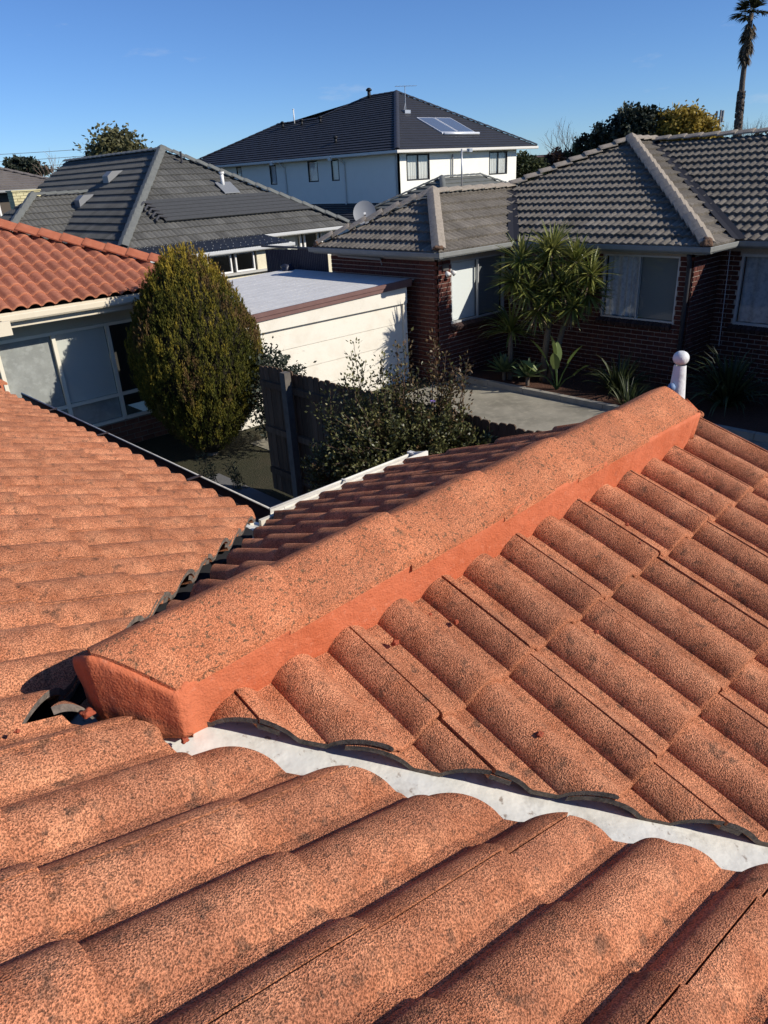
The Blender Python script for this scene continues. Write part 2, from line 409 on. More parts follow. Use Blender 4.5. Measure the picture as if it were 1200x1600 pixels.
CUTM = mat('cut_tile_edge', (.19, .155, .13), .95, [(60, 4, .4, .7, (.06, .055, .05), .9), (25, 3, .5, .7, (.25, .2, .16), .7)], [(140, 4, .004)], spec=.1)
CAPM = grit_material('ridge_cap_concrete', [(.28, (.45, .155, .072)), (.5, (.55, .195, .092)), (.72, (.62, .24, .118))], (.43, .165, .085), (.13, .085, .05), grit=340, rand=.05, con=(.60, 1.42), bump=.0034, speck=(.58, .64, .8), spots=(.60, .76))
MORT = mat('flexible_pointing', (.57, .162, .074), .82, [(6, 3, .4, .65, (.49, .122, .048), .8), (60, 3, .58, .72, (.62, .24, .14), .5), (20, 3, .62, .72, (.34, .10, .05), .5)], [(220, 2, .0022), (35, 2, .004)], spec=.22)
GALV = mat('galvanised_flashing', (.62, .61, .56), .55, [(7, 4, .4, .65, (.72, .70, .63), .9), (16, 4, .55, .72, (.38, .35, .30), .75), (45, 3, .63, .72, (.22, .16, .12), .8)], [(20, 3, .006)], spec=.4, metal=.15)
SARK = mat('dark_sarking', (.02, .02, .022), .9)
W_T, L_T = .298, .405
def prof_fg(u): return roll(u, .149, .0555, .040, -.005, .76)
# rows: v, height change (rounded tail), wear
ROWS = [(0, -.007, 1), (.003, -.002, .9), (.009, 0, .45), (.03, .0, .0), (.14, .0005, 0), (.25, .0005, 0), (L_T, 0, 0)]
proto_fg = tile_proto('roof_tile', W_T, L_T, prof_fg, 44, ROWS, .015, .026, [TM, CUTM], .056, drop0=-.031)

def prof_main(u): return roll(u, .149, .060, .0345, -.005, .85)
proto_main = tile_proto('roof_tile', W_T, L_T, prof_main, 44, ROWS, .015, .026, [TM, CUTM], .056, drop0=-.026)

house = thing('house', (1.4, 1.2, 0), 'orange concrete tiled house roof in front, its short ridge pointing at the brick house', 'house')
zc = H - .751                      # crest plane of the main slope at x = 0
# main slope: falls to +x; tails at the gutter on x = 1.612
xe = 1.54
main = Slope((xe, 0, zc - T20 * xe), (0, 1, 0), (-C20, 0, S20))
YA = 1.195
def plan_main():
    a = [(xe - .002, YA), (xe - .002, xe + .99), (xe - .002, xe + 4.45), (-.75, 3.7), (-.75, YA), (.205, YA)]
    p1 = [(.205, YA), (xe - .002, xe - .002 + .985), (xe - .002, 6.05), (-.75, 3.68), (-.75, YA)]
    p2 = [(.270, YA), (-.75, YA), (-.75, -.75), (1.935, -.75)]
    return [main.uvp(p1), main.uvp(p2)]
def slab(sl, poly, w0, th, name, m, parent):
    P = [sl.at(u, v, w0) for u, v in poly]; return MB().prism(P, -sl.N * th).build(name, m, parent)
ms = slab(main, main.uvp([(1.53, 2.50), (1.53, 5.95), (-.7, 3.7), (-.7, -.7), (2.0, -.7), (.215, 1.195)][:6]), -.085, .02, 'main_roof_slope', SARK, house)
g_m = .2885 / C20
pm = plan_main()
recs = lay_tiles(main, pm, W_T, g_m, proto_main, L_T, u_off=.205, flange=.026, jitter=1.0, rg=random.Random(3))
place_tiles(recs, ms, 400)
# wing: ridge along x at y = 1.165
ZR = H - .853; YR = 1.165; XV = 2.655
yt = .79 - 3 * .317
right = Slope((.243, yt, ZR - T20 * (YR - yt)), (1, 0, 0), (0, C20, S20))
rs = slab(right, right.uvp([(1.52 + .9, -.85), (XV, -.85), (XV, YR - .03), (.42, YR - .03)]), -.09, .02, 'sunlit_wing_slope', SARK, house)
rp = [right.uvp([(2.28, -.95), (XV, -.95), (XV, 1.125), (.408, 1.125)])]
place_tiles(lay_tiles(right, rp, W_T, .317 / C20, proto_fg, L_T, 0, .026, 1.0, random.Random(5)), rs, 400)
yl = 2.70; ZL = H - .828
left = Slope((2.63, yl, ZL - T19 * (yl - YR)), (-1, 0, 0), (0, -C19, S19))
ls = slab(left, left.uvp([(XV, YR + .03), (XV, 2.68), (1.80, 2.68), (.33, YR + .03)]), -.09, .02, 'shaded_wing_slope', SARK, house)
lp = [left.uvp([(.25, 1.205), (XV, 1.205), (XV, yl + .02), (yl + .02 - .955, yl + .02)])]
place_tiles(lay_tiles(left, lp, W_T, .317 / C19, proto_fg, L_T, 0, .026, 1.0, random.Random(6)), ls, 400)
# valley flashings: shallow galvanised troughs, a little dented
def valley(a, b, name, half=.17, fold=.045):
    a, b = Vector(a), Vector(b); t = (b - a).normalized(); s = Vector((t.y, -t.x, 0)).normalized(); mb = MB(); n = 60; cs = [-1, -.75, -.5, -.25, -.06, .06, .25, .5, .75, 1]; m = len(cs)
    for i in range(n + 1):
        p = a.lerp(b, i / n)
        for c in cs:
            q = p + s * (c * half) + Vector((0, 0, max(abs(c), .08) * fold))
            q.z += .006 * mnoise.noise(q * 14) + .003 * mnoise.noise(q * 40); mb.v.append(tuple(q))
    for i in range(n):
        for j in range(m - 1): mb.f.append((i * m + j, i * m + j + 1, (i + 1) * m + j + 1, (i + 1) * m + j)); mb.mi.append(0)
    return mb.build(name, GALV, house, smooth=True)
zv = lambda x: zc - T20 * x - .057
valley((.30, 1.145, zv(.30)), (2.5, -1.055, zv(2.5)), 'valley_flashing', .115, .010)
valley((.27, 1.20, zv(.27) - .066), (1.74, 2.67, zv(1.74) - .066), 'valley_flashing')
# ridge caps: each laps over the one beyond it
XC0, XC1 = .33, 2.40
cap_run((XC0, YR, H - .815), (XC1, YR, H - .815), 6, .122, .067, .016, CAPM, house, over=.05, lift=.015, seg=9,
        first=lambda f: (.42 - XC0) * f if f > 0 else -.03 * f, ex=1.3)
# flexible pointing under both edges of the caps and round the cut end
def pointing():
    path = [(2.47, 1.041)] + [(2.47 - .02 * i, 1.041) for i in range(1, 102)]
    path = [p for p in path if p[0] > .455] + [(.445, 1.040), (.436, 1.040), (.428, 1.0405), (.423, 1.041), (.4195, 1.0415), (.4165, 1.0425), (.4135, 1.046)]
    e0, e1 = Vector((.4135, 1.046)), Vector((.320, 1.165))
    path += [tuple(e0.lerp(e1, i / 22)) for i in range(1, 23)] + [(.319, 1.19), (.322, 1.24), (.330, 1.28), (.345, 1.290)] + [(.36 + .03 * i, 1.290) for i in range(71)]
    path = [(2.478, 1.1), ] + path + [(2.478, 1.23)]
    mb = MB(); rows = 13; n = len(path)
    for i, (x, y) in enumerate(path):
        a = Vector(path[max(i - 1, 0)]); b = Vector(path[min(i + 1, n - 1)]); d = (b - a).normalized(); nor = Vector((-d.y, d.x, 0)) * 1.0
        nor = Vector((d.y, -d.x, 0)); c = Vector((1.2, YR, 0))
        if nor.dot(Vector((x, y, 0)) - c) < 0: nor = -nor
        f = abs(y - YR) / .122
        top = H - .815 + .067 * (1 - min(1, f) ** 1.3) + (.004 if x > .43 else -.005) + (.004 * mnoise.noise(Vector((x * 8, 0, 0))) if x > .45 else 0)
        endw = 1 if x < .44 else 0
        bot = H - .965 if not endw else H - .932
        for k in range(rows):
            q = k / (rows - 1); z = top + (bot - top) * q
            p = Vector((x, y, z)); bulge = .004 * math.sin(q * math.pi) + (-.006 * q if endw else -.032 * q ** .8)
            nz = .0045 * mnoise.noise(Vector((x * 9, y * 9, z * 5))) + .003 * mnoise.noise(Vector((x * 26, y * 26, z * 9))); s_ = x * 40 + y * 40 + z * 22; nz += .004 * max(0, mnoise.noise(Vector((s_ * .35, z * 3, 1))) - .12) * 3 * (1 if endw else .5)
            p += nor * (bulge + nz - (.004 if k == 0 else 0)); mb.v.append(tuple(p))
    for i in range(n - 1):
        for k in range(rows - 1): mb.f.append((i * rows + k, i * rows + k + 1, (i + 1) * rows + k + 1, (i + 1) * rows + k)); mb.mi.append(0)
    # close the inside so that the strip is solid
    k0 = len(mb.v)
    for i, (x, y) in enumerate(path):
        c = Vector((min(max(x, .40), 2.45), YR, 0)); v = (c - Vector((x, y, 0)));
        for z in (mb.v[i * rows][2] - .006, mb.v[i * rows + rows - 1][2]): mb.v.append((x + v.x * .35, y + v.y * .35, z))
    for i in range(n - 1):
        mb.f.append((k0 + 2 * i, i * rows, (i + 1) * rows, k0 + 2 * i + 2)); mb.mi.append(0)
        mb.f.append((k0 + 2 * i + 1, k0 + 2 * i, k0 + 2 * i + 2, k0 + 2 * i + 3)); mb.mi.append(0)
        mb.f.append((i * rows + rows - 1, k0 + 2 * i + 1, k0 + 2 * i + 3, (i + 1) * rows + rows - 1)); mb.mi.append(0)
    bm = bmesh.new(); o = mb.build('ridge_pointing', MORT, house, smooth=True)
    bm.from_mesh(o.data); bmesh.ops.recalc_face_normals(bm, faces=bm.faces[:]); bm.to_mesh(o.data); bm.free()
pointing()
# trowel smears and lumps left where the end was pointed
def lump(c, r, seed, sq=.7, m=MORT):
    bm = bmesh.new(); bmesh.ops.create_icosphere(bm, subdivisions=3, radius=r)
    for v in bm.verts:
        d = v.co.normalized(); k = 1 + .6 * mnoise.noise(d * 1.3 + Vector((seed * 3.1, 0, 0))) + .22 * mnoise.noise(d * 3.1 + Vector((0, seed * 2.3, 0)))
        v.co = Vector((d.x * r * k, d.y * r * k * .85, d.z * r * k * sq))
    me = bpy.data.meshes.new('mortar_crumb'); bm.to_mesh(me); bm.free(); me.materials.append(m)
    me.polygons.foreach_set('use_smooth', [True] * len(me.polygons))
    o = link('mortar_crumb', me, None, c); return o
def on_main(x, y): return main.at(*main.uv(x, y), 0)
def on_right(x, y): return right.at(*right.uv(x, y), 0)
CR = mat('crumbled_pointing', (.34, .085, .045), .9, [(90, 4, .4, .7, (.33, .07, .035), .8)], [(200, 4, .004)], spec=.15)
crumbs = [
    ('m', .300, 1.170, .0145, -.012, 'larger red mortar lump against the cut end of the ridge'),
    ('m', .283, 1.128, .013, -.020, 'red mortar lump below the larger one beside the ridge end'),
    ('m', .412, 1.032, .009, -.022, 'red mortar lump at the foot of the pointed ridge corner'),
    ('m', .180, 1.155, .006, -.010, 'tiny red mortar crumb on the roll next to the two lumps'),
    ('r', .905, .985, .011, -.026, 'dark red mortar crumb in the pan below the third roll'),
    ('r', 1.075, .955, .008, -.030, 'red mortar crumb in the pan under the middle of the ridge'),
    ('r', 1.040, 1.005, .005, -.030, 'tiny mortar crumb close under the pointing at mid ridge'),
    ('r', .975, .645, .009, .001, 'red mortar crumb lying on a roll near the cut valley tiles'),
    ('r', 1.325, .735, .008, -.003, 'small mortar crumb just below a tile lap on the sunlit slope'),
    ('r', 1.800, .930, .008, -.028, 'red mortar crumb in a pan towards the far end of the ridge'),
    ('r', 1.720, .845, .006, .002, 'dark crumb on a roll crest towards the far end of the ridge'),
    ('r', 1.285, .625, .005, -.030, 'tiny dark crumb in the pan in the middle of the sunlit slope'),
]
for i, (k, x, y, r_, dz, lb) in enumerate(crumbs):
    p = (on_main if k == 'm' else on_right)(x, y); p.z += dz + r_ * .25
    tag(lump(p, r_ * .82, i + 1, .62, CR), lb, 'mortar')
# gutters: brown trough below the main slope, white one along the wing
GB = mat('brown_gutter_paint', (.055, .036, .03), .55, [(14, 4, .45, .7, (.03, .022, .02), .8)], [(60, 3, .001)])
GL = mat('pale_gutter_lip', (.55, .53, .48), .45, [(20, 3, .5, .7, (.35, .32, .28), .6)])
GW = mat('white_gutter_paint', (.70, .67, .60), .5, [(12, 4, .5, .75, (.5, .45, .37), .7)], [(60, 3, .0008)])
zl = H - 1.487
gp = [(-.135, .055), (-.135, -.075), (-.045, -.085), (-.012, -.07), (.0, -.02), (-.004, .0)]
gm = MB().sweep(gp, (1.803, 6.35, zl), (1.803, 2.833 + .0, zl), (1, 0, 0)).build('gutter', GB, house)
MB().tube([(1.803, 6.35, zl + .003), (1.803, 2.834, zl + .003)], .0055, 8).build('gutter_lip', GL, gm, smooth=True)
gw = MB().sweep([(a, b) for a, b in gp], (1.80, 2.833, zl), (2.80, 2.833, zl), (0, 1, 0)).build('gutter', GW, house)
MB().tube([(1.80, 2.833, zl + .003), (2.80, 2.833, zl + .003)], .006, 8).build('gutter_lip', GW, gw, smooth=True)
mb = MB(); mb.prism([(2.80, 2.70, zl + .05), (2.80, 2.70, zl - .085), (2.80, 2.80, zl - .085), (2.80, 2.84, zl - .02), (2.80, 2.84, zl + .008)], (.012, 0, 0)); mb.box(2.79, 2.82, 2.69, 2.85, zl + .004, zl + .016)
mb.build('gutter_end_cap', GW, gw)
mb = MB()
for x, y in ((2.28, 2.77),): mb.box(x - .006, x + .006, 2.80, 2.838, zl + .006, zl + .012)
mb.build('gutter_bracket', GW, gw)
mb = MB()
for y in (3.5, 4.7, 5.6): mb.box(1.672, 1.806, y - .012, y + .012, zl + .009, zl + .012)
mb.build('gutter_bracket', GB, gm)
# fascia, barge boards and walls under the roof
FB = mat('cream_fascia', (.62, .57, .47), .6)
mb = MB(); mb.box(1.60, 1.62, 2.70, 6.3, zl - .13, zl + .045); mb.box(1.645, XV, 2.675, 2.695, zl - .13, zl + .045); mb.build('fascia', FB, house)
mb = MB()
zb = lambda y: ZR - (T20 if y < YR else T19) * abs(y - YR) - .10
for y0, y1 in ((-1.0, YR), (YR, 2.72)):
    mb.prism([(XV - .03, y0, zb(y0)), (XV - .03, y1, zb(y1 if y1 != YR else YR)), (XV - .03, y1, zb(y1) - .17), (XV - .03, y0, zb(y0) - .17)], (.022, 0, 0))
mb.build('barge_board', FB, house)
OB = mat('own_brick', (.25, .10, .06), .9, [(9, 2, .4, .6, (.32, .14, .09), .8)], [(30, 3, .01)])
mb = MB(); mb.prism([(2.3, -1.5, 0), (2.3, 2.3, 0), (2.3, 2.3, 2.4), (2.3, YR, 2.75), (2.3, -1.5, 1.9)], (-.11, 0, 0)); mb.box(1.3, 2.2, 2.19, 2.3, 0, 2.38); mb.box(1.19, 1.3, 2.3, 5.9, 0, 2.4)
mb.build('wall', OB, house)
# finial post on the gable
FW = mat('white_finial_paint', (.66, .66, .64), .55, [(30, 4, .5, .7, (.5, .49, .46), .6), (70, 3, .62, .72, (.32, .30, .27), .7)], [(80, 3, .002)])
fx, fy, fz = 2.555, YR + .012, H - .93
mb = MB(); mb.lathe([(.0, 0), (.037, 0), (.032, .1), (.0245, .21), (.022, .245), (.021, .25)], (fx, fy, fz), 24)
fin = mb.build('finial', FW, house, smooth=True)
mb = MB(); br = .0285; pr = [(br * math.cos(a), .275 + br * .92 * math.sin(a)) for a in np.linspace(-1.35, 1.2, 12)] + [(.0, .275 + br * .88)]
mb.lathe(pr, (fx, fy, fz), 24).build('ball', FW, fin, smooth=True)
BL = mat('blue_bracket', (.16, .24, .38), .5)
MB().lathe([(0, 0), (.014, 0), (.014, .012), (.008, .022), (0, .024)], (fx - .035, fy + .006, fz + .165), 14).build('bracket', BL, fin, smooth=True)
# hip caps at the far end of the main slope
cap_run((1.53, 6.06, H - .751 - T20 * 1.53 + .0), (.73, 5.26, H - .751 - T20 * .73 + .02), 3, .12, .06, .016, CAPM, house, name='hip_cap', flip=True)
MB().prism([(1.40, 6.05, H - 1.36), (1.52, 6.19, H - 1.40), (1.615, 6.10, H - 1.40), (1.52, 5.93, H - 1.37)], (0, 0, .075)).build('hip_pointing', MORT, house)
# ------------------------------------------------------------------ building kit for the neighbours
def hz(z): return z + H
def slope3(eave_a, eave_b, up):    # Slope from an eave line (walking so that the roof lies to the left) and a point higher up
    a, b, c = Vector(eave_a), Vector(eave_b), Vector(up); U = (b - a).normalized(); q = c - a; V = (q - U * q.dot(U)).normalized(); return Slope(a, U, V)
def uv3(sl, P): return [((Vector(p) - sl.O).dot(sl.U), (Vector(p) - sl.O).dot(sl.V)) for p in P]
def roof_face(parent, poly, w, g, proto, L, mdeck, deck_name='roof_slope', off=.05, u_off=0.0, jitter=.6, rg=None):
    """a roof plane: poly starts with its two eave corners (roof to the left of the walk); returns the deck object and tile records"""
    sl = slope3(poly[0], poly[1], poly[2]); P2 = ccw(uv3(sl, poly))
    P = [sl.at(u, v, -off) for u, v in P2]
    deck = MB().prism(P, -sl.N * .05).build(deck_name, mdeck, parent)
    return deck, lay_tiles(sl, [P2], w, g, proto, L, u_off=u_off, flange=.02, jitter=jitter, rg=rg or rnd)
def spread_tiles(lst, limit, name='roof_tile', stuff='roof_tiles_beyond'):
    """lst: (deck, recs); the nearest `limit` over all decks become objects, the others are joined under their deck"""
    allr = sorted([(r[0], i) for i, (d, rs) in enumerate(lst) for r in rs]); cut = allr[min(limit, len(allr)) - 1][0] if allr else 0
    for d, rs in lst: place_tiles(rs, d, sum(1 for r in rs if r[0] <= cut), name, stuff)
def simple_caps(parent, a, b, m, L=.38, half=.13, rise=.055, name='ridge_cap', lift=.02):
    n = max(1, round((Vector(b) - Vector(a)).length / L)); cap_run(a, b, n, half, rise, .02, m, parent, name=name, over=.04, lift=lift, seg=3, ex=1.2)
class Bricks:
    """brickwork of one building: the nearest bricks are objects of their own, the rest of each wall is joined"""
    def __init__(s, m, mj, limit): s.m, s.mj, s.limit, s.recs = m, mj, limit, []
    def wall(s, parent, a, b, z0, z1, holes=(), name='wall', th=.1, out=None):
        """a, b plan points; out: outward plan normal; holes: (u0, u1, z0, z1)"""
        a, b = Vector((*a, 0)), Vector((*b, 0)); U = (b - a).normalized(); Ln = (b - a).length; N = Vector((*out, 0)).normalized(); mb = MB()
        # backing slab in pieces round the holes
        us = sorted({0, Ln, *[h[0] for h in holes], *[h[1] for h in holes]}); zs = sorted({z0, z1, *[h[2] for h in holes], *[h[3] for h in holes]})
        for i in range(len(us) - 1):
            for j in range(len(zs) - 1):
                cu, cz = (us[i] + us[i + 1]) / 2, (zs[j] + zs[j + 1]) / 2
                if any(h[0] < cu < h[1] and h[2] < cz < h[3] for h in holes): continue
                c = a + U * cu - N * (th / 2); c.z = cz; mb.obox(c, U * (us[i + 1] - us[i]) / 2, N * th / 2, Vector((0, 0, (zs[j + 1] - zs[j]) / 2)))
        w = mb.build(name, s.mj, parent)
        nrow = int((z1 - z0) / .086)
        for j in range(nrow):
            z = z0 + .086 * j + .043; u = -.12 if j % 2 else 0
            while u < Ln:
                u0, u1 = max(u, 0), min(u + .23, Ln)
                segs = [(u0, u1)]
                for h in holes:
                    if h[2] < z + .035 and h[3] > z - .035:
                        ns = []
                        for p, q in segs:
                            if q <= h[0] or p >= h[1]: ns.append((p, q))
                            else:
                                if p < h[0]: ns.append((p, h[0]))
                                if q > h[1]: ns.append((h[1], q))
                        segs = ns
                for p, q in segs:
                    if q - p > .03:
                        c = a + U * ((p + q) / 2) + N * .0; c.z = z
                        s.recs.append(((c - Vector((0, 0, H))).length, c, U, N, (q - p) / 2, w))
                u += .24
        return w
    def done(s):
        s.recs.sort(key=lambda r: r[0]); cache = {}; rest = {}
        def mesh(l):
            k = round(l, 3)
            if k not in cache:
                mb = MB(); mb.obox((0, 0, 0), (l - .003, 0, 0), (0, .014, 0), (0, 0, .0355)); me = bpy.data.meshes.new('brick'); me.from_pydata(mb.v, [], mb.f); me.materials.append(s.m); cache[k] = me
            return cache[k]
        for i, (d, c, U, N, l, w) in enumerate(s.recs):
            if i < s.limit:
                o = link('brick', mesh(l), w); m = Matrix(((U.x, N.x, 0, 0), (U.y, N.y, 0, 0), (U.z, N.z, 1, 0), (0, 0, 0, 1))); m.translation = c - wloc(w) + N * rnd.uniform(-.0015, .0015); o.matrix_local = m
            else: rest.setdefault(w.name, (w, MB()))[1].obox(c, U * (l - .003), N * .014, (0, 0, .0355))
        for w, mb in rest.values(): mb.build('bricks_beyond', s.m, w, kind='stuff')
def window_unit(parent, a, b, z0, z1, out, frame_m, panes, fr=.05, name='window', depth=.06, mull=None):
    """a, b plan corners of the opening; panes: list of (share, kind) where kind is a backing material or None for an open dark room"""
    a, b = Vector((*a, 0)), Vector((*b, 0)); U = (b - a).normalized(); N = Vector((*out, 0)).normalized(); Ln = (b - a).length; Z = Vector((0, 0, 1)); zc_ = (z0 + z1) / 2
    mb = MB(); P = lambda u, z, n: a + U * u + Z * z + N * n
    mb.obox(P(Ln / 2, z0 + fr / 2, -depth / 2), U * Ln / 2, N * depth / 2, Z * fr / 2); mb.obox(P(Ln / 2, z1 - fr / 2, -depth / 2), U * Ln / 2, N * depth / 2, Z * fr / 2)
    hh = (z1 - z0) / 2 - fr
    for u in (fr / 2, Ln - fr / 2): mb.obox(P(u, zc_, -depth / 2), U * fr / 2, N * depth / 2, Z * hh)
    tot = sum(p[0] for p in panes); u = fr; inner = Ln - 2 * fr; edges = []
    for k, p in enumerate(panes):
        u1 = u + inner * p[0] / tot; edges.append((u, u1))
        if k < len(panes) - 1: mb.obox(P(u1, zc_, -depth / 2 - .004), U * fr * .4, N * depth * .45, Z * hh)
        u = u1
    w = mb.build(name, frame_m, parent)
    for (u0, u1), p in zip(edges, panes):
        pv = [P(u0, zc_ - hh, -depth * .62), P(u1, zc_ - hh, -depth * .62), P(u1, zc_ + hh, -depth * .62), P(u0, zc_ + hh, -depth * .62)]; MB().add(pv, [(0, 1, 2, 3)]).build('pane', p[2] if len(p) > 2 else glass('window_glass', (.93, .95, .94)), w)
        if p[1] is not None:
            k = MB(); n = 14; nm = p[3] if len(p) > 3 else 'blind'; amp = .0 if nm == 'blind' else .022
            rows = []
            for i in range(n * 3 + 1):
                q = i / (n * 3); d = -depth - .05 + amp * math.sin(q * n * 2.4 + 1.3 * math.sin(q * 9)); rows.append((u0 + (u1 - u0) * q, d))
            for zz in (zc_ - hh, zc_ + hh):
                for uu, d in rows: k.v.append(tuple(P(uu, zz, d)))
            m_ = len(rows)
            for i in range(m_ - 1): k.f.append((i, i + 1, m_ + i + 1, m_ + i)); k.mi.append(0)
            k.build(nm, p[1], w, smooth=amp > 0)
    # the room behind
    mb = MB(); D = .9
    mb.obox(P(Ln / 2, zc_, -depth - D), U * (Ln / 2 + .1), N * .02, Z * ((z1 - z0) / 2 + .1))
    for u in (-.1, Ln + .1): mb.obox(P(u, zc_, -depth - D / 2), U * .02, N * D / 2, Z * ((z1 - z0) / 2 + .1))
    for z in (z0 - .1, z1 + .1): mb.obox(P(Ln / 2, z, -depth - D / 2), U * (Ln / 2 + .1), N * D / 2, Z * .02)
    mb.build('room', mat('dim_room', (.05, .047, .043), .9), w)
    return w
QUAD = [(-.13, .05), (-.13, -.06), (-.05, -.065), (-.015, -.055), (.0, -.03), (.0, .035), (-.008, .045), (-.012, .035)]
def gutter(parent, a, b, out, m, h=1.0, prof=None):
    pr = [(x, y * h) for x, y in (prof or QUAD)]
    return MB().sweep(pr, a, b, (*out, 0), th=.004).build('gutter', m, parent)
def low_tile(name, w, L, hgt, m, nu=8, slope=.06, th=.02, pitch=None, ex=.8):
    p = pitch or w / 2
    return tile_proto(name, w, L, lambda u: roll(u, p, p * .40, hgt, p * .5, ex), nu, [(0, -.004, 1), (.012, 0, .3), (L, 0, 0)], th, 0, [m], slope, drop0=0.0)
# ------------------------------------------------------------------ paving and beds
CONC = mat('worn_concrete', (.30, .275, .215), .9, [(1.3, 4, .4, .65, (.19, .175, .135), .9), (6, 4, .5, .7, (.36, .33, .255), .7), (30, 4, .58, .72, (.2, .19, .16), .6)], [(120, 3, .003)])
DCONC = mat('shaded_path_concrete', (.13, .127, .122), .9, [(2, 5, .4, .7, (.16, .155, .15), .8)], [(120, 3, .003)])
MULCH = mat('bark_mulch', (.07, .035, .022), .95, [(40, 4, .4, .65, (.12, .055, .035), .9)], [(45, 4, .03)])
def sheet(name, pts, m, z, th=.05):
    o = MB().prism([(x, y, z - th) for x, y in ccw(pts)], (0, 0, th)).build(name, m); o['kind'] = 'structure'; return o
sheet('driveway', [(6.2, .5), (11.28, .5), (11.28, 9.5), (10.9, 10.1), (6.2, 10.1)], CONC, .012)
sheet('garden_bed', [(11.40, .5), (14.3, .5), (14.3, 4.2), (14.3, 10.1), (11.40, 10.1)], MULCH, .06, .1)
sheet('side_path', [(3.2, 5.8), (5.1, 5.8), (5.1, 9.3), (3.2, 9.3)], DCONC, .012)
KERB = mat('kerb_concrete', (.30, .28, .235), .9, [(5, 4, .4, .7, (.2, .185, .155), .8)], [(80, 3, .004)])
ed = thing('bed_edging', (11.34, 7.0, 0), 'concrete edging strip between the driveway and the shaded garden bed', 'edging')
y = 1.3
while y < 9.6:
    MB().box(11.28, 11.395, y, y + .86, -.03, .115 + rnd.uniform(-.006, .006)).build('edging_block', KERB, ed); y += .87

# ------------------------------------------------------------------ brick house
BR = mat('dark_red_brick', (.10, .030, .021), .88, [(11, 2, .40, .60, (.07, .022, .017), .9), (26, 2, .52, .68, (.135, .046, .031), .8)], [(150, 3, .003)], rand=.22)
MJ = mat('pale_mortar_joint', (.42, .36, .30), .95, [(20, 4, .4, .7, (.32, .27, .225), .8)])
GT = mat('grey_concrete_tile', (.20, .178, .148), .92, [(3, 3, .4, .65, (.145, .128, .105), .9), (40, 3, .54, .7, (.09, .078, .064), .8)], [(120, 1, .006)], rand=.2, spec=.15)
GCAP = mat('pale_ridge_tile', (.33, .285, .23), .92, [(14, 3, .45, .7, (.23, .20, .16), .8), (70, 3, .58, .7, (.12, .10, .085), .7)], [(150, 3, .004)], spec=.15)
GG = mat('grey_green_gutter', (.20, .205, .19), .5, [(6, 4, .5, .75, (.26, .26, .245), .6)], spec=.35)
SOF = mat('eave_lining', (.30, .30, .29), .8)
ALU = mat('aluminium_frame', (.46, .46, .45), .45, metal=.2)
BLIND = mat('white_roller_blind', (.78, .80, .79), .8)
GREYB = mat('grey_fly_screen', (.20, .21, .21), .85)
CURT = mat('sheer_curtain', (.62, .63, .64), .9, [(20, 3, .4, .7, (.38, .39, .41), .7)])
DCURT = mat('bluish_curtain', (.42, .44, .48), .9, [(14, 3, .4, .7, (.22, .24, .28), .8)])
bh = thing('brick_house', (13.5, 8.2, 0), 'dark red brick house with grey tiled hip roofs behind the spiky garden', 'house')
zt = hz(-1.37)
gt = low_tile('roof_tile', .30, .40, .028, GT, 10, .155, .052)
tl = []
def face(parent, poly, proto=None, mdeck=None, store=None, w=.30, g=.335, seed=1, u_off=0.0, off=.095):
    d, r_ = roof_face(parent, [(x, y, z) for x, y, z in poly], w, g, proto, .40, mdeck, rg=random.Random(seed), u_off=u_off, off=off); store.append((d, r_)); return d
DK = mat('roof_underlay', (.03, .028, .026), .95)
zA, zBt = hz(-.42), hz(.44)
face(bh, [(10.6, 13.56, zt), (10.6, 9.76, zt), (12.5, 11.66, zA)], gt, DK, tl, seed=11)
face(bh, [(10.6, 9.76, zt), (12.86, 9.76, zt), (15.24, 11.66, zA), (12.5, 11.66, zA)], gt, DK, tl, seed=12)
face(bh, [(12.86, 9.76, zt), (12.86, 5.68, zt), (17.4, 9.85, zBt), (15.24, 11.66, zA)], gt, DK, tl, seed=13)
face(bh, [(12.86, 5.68, zt), (13.98, 5.68, zt), (18.3, 9.76, hz(.40)), (17.4, 9.85, zBt)], gt, DK, tl, seed=14)
face(bh, [(13.98, 5.68, zt), (13.98, 1.6, zt), (18.3, 1.6, hz(.40)), (18.3, 9.76, hz(.40))], gt, DK, tl, seed=15)
spread_tiles(tl, 300)
mb = MB()      # far sides of the roof, out of sight
mb.add([(12.5, 13.56, zt), (10.6, 13.56, zt), (12.5, 11.66, zA - .05), (15.3, 11.66, zA - .05), (15.3, 13.56, zt)], [(0, 1, 2), (0, 2, 3, 4)])
mb.add([(15.24, 11.66, zA - .05), (17.4, 9.85, zBt - .05), (20, 9.8, zBt - .05), (22, 12, zt), (15.24, 13.9, zt)], [(0, 1, 2, 3, 4)])
mb.add([(18.3, 1.6, hz(.35)), (18.3, 9.8, hz(.35)), (22.5, 12, zt), (22.5, 1.6, zt)], [(0, 1, 2, 3)])
mb.build('far_roof_slope', GT, bh)
for a, b in (((10.66, 9.82, zt + .05), (12.5, 11.66, zA + .03)), ((10.66, 13.5, zt + .05), (12.5, 11.66, zA + .03)), ((12.92, 5.74, zt + .05), (17.4, 9.85, zBt + .03)),
             ((17.4, 9.85, zBt + .02), (15.24, 11.66, zA + .03))):
    simple_caps(bh, a, b, GCAP, name='hip_cap', rise=.07, half=.135, lift=.05)
simple_caps(bh, (12.5, 11.66, zA + .02), (15.3, 11.66, zA + .02), GCAP, rise=.065, lift=.03)
simple_caps(bh, (17.4, 9.85, zBt + .02), (18.4, 9.8, zBt + .0), GCAP, rise=.065, lift=.03)
simple_caps(bh, (18.3, 9.76, hz(.42)), (18.3, 1.6, hz(.42)), GCAP, rise=.065, lift=.03)
VAL = mat('dark_valley_iron', (.022, .022, .026), .7)
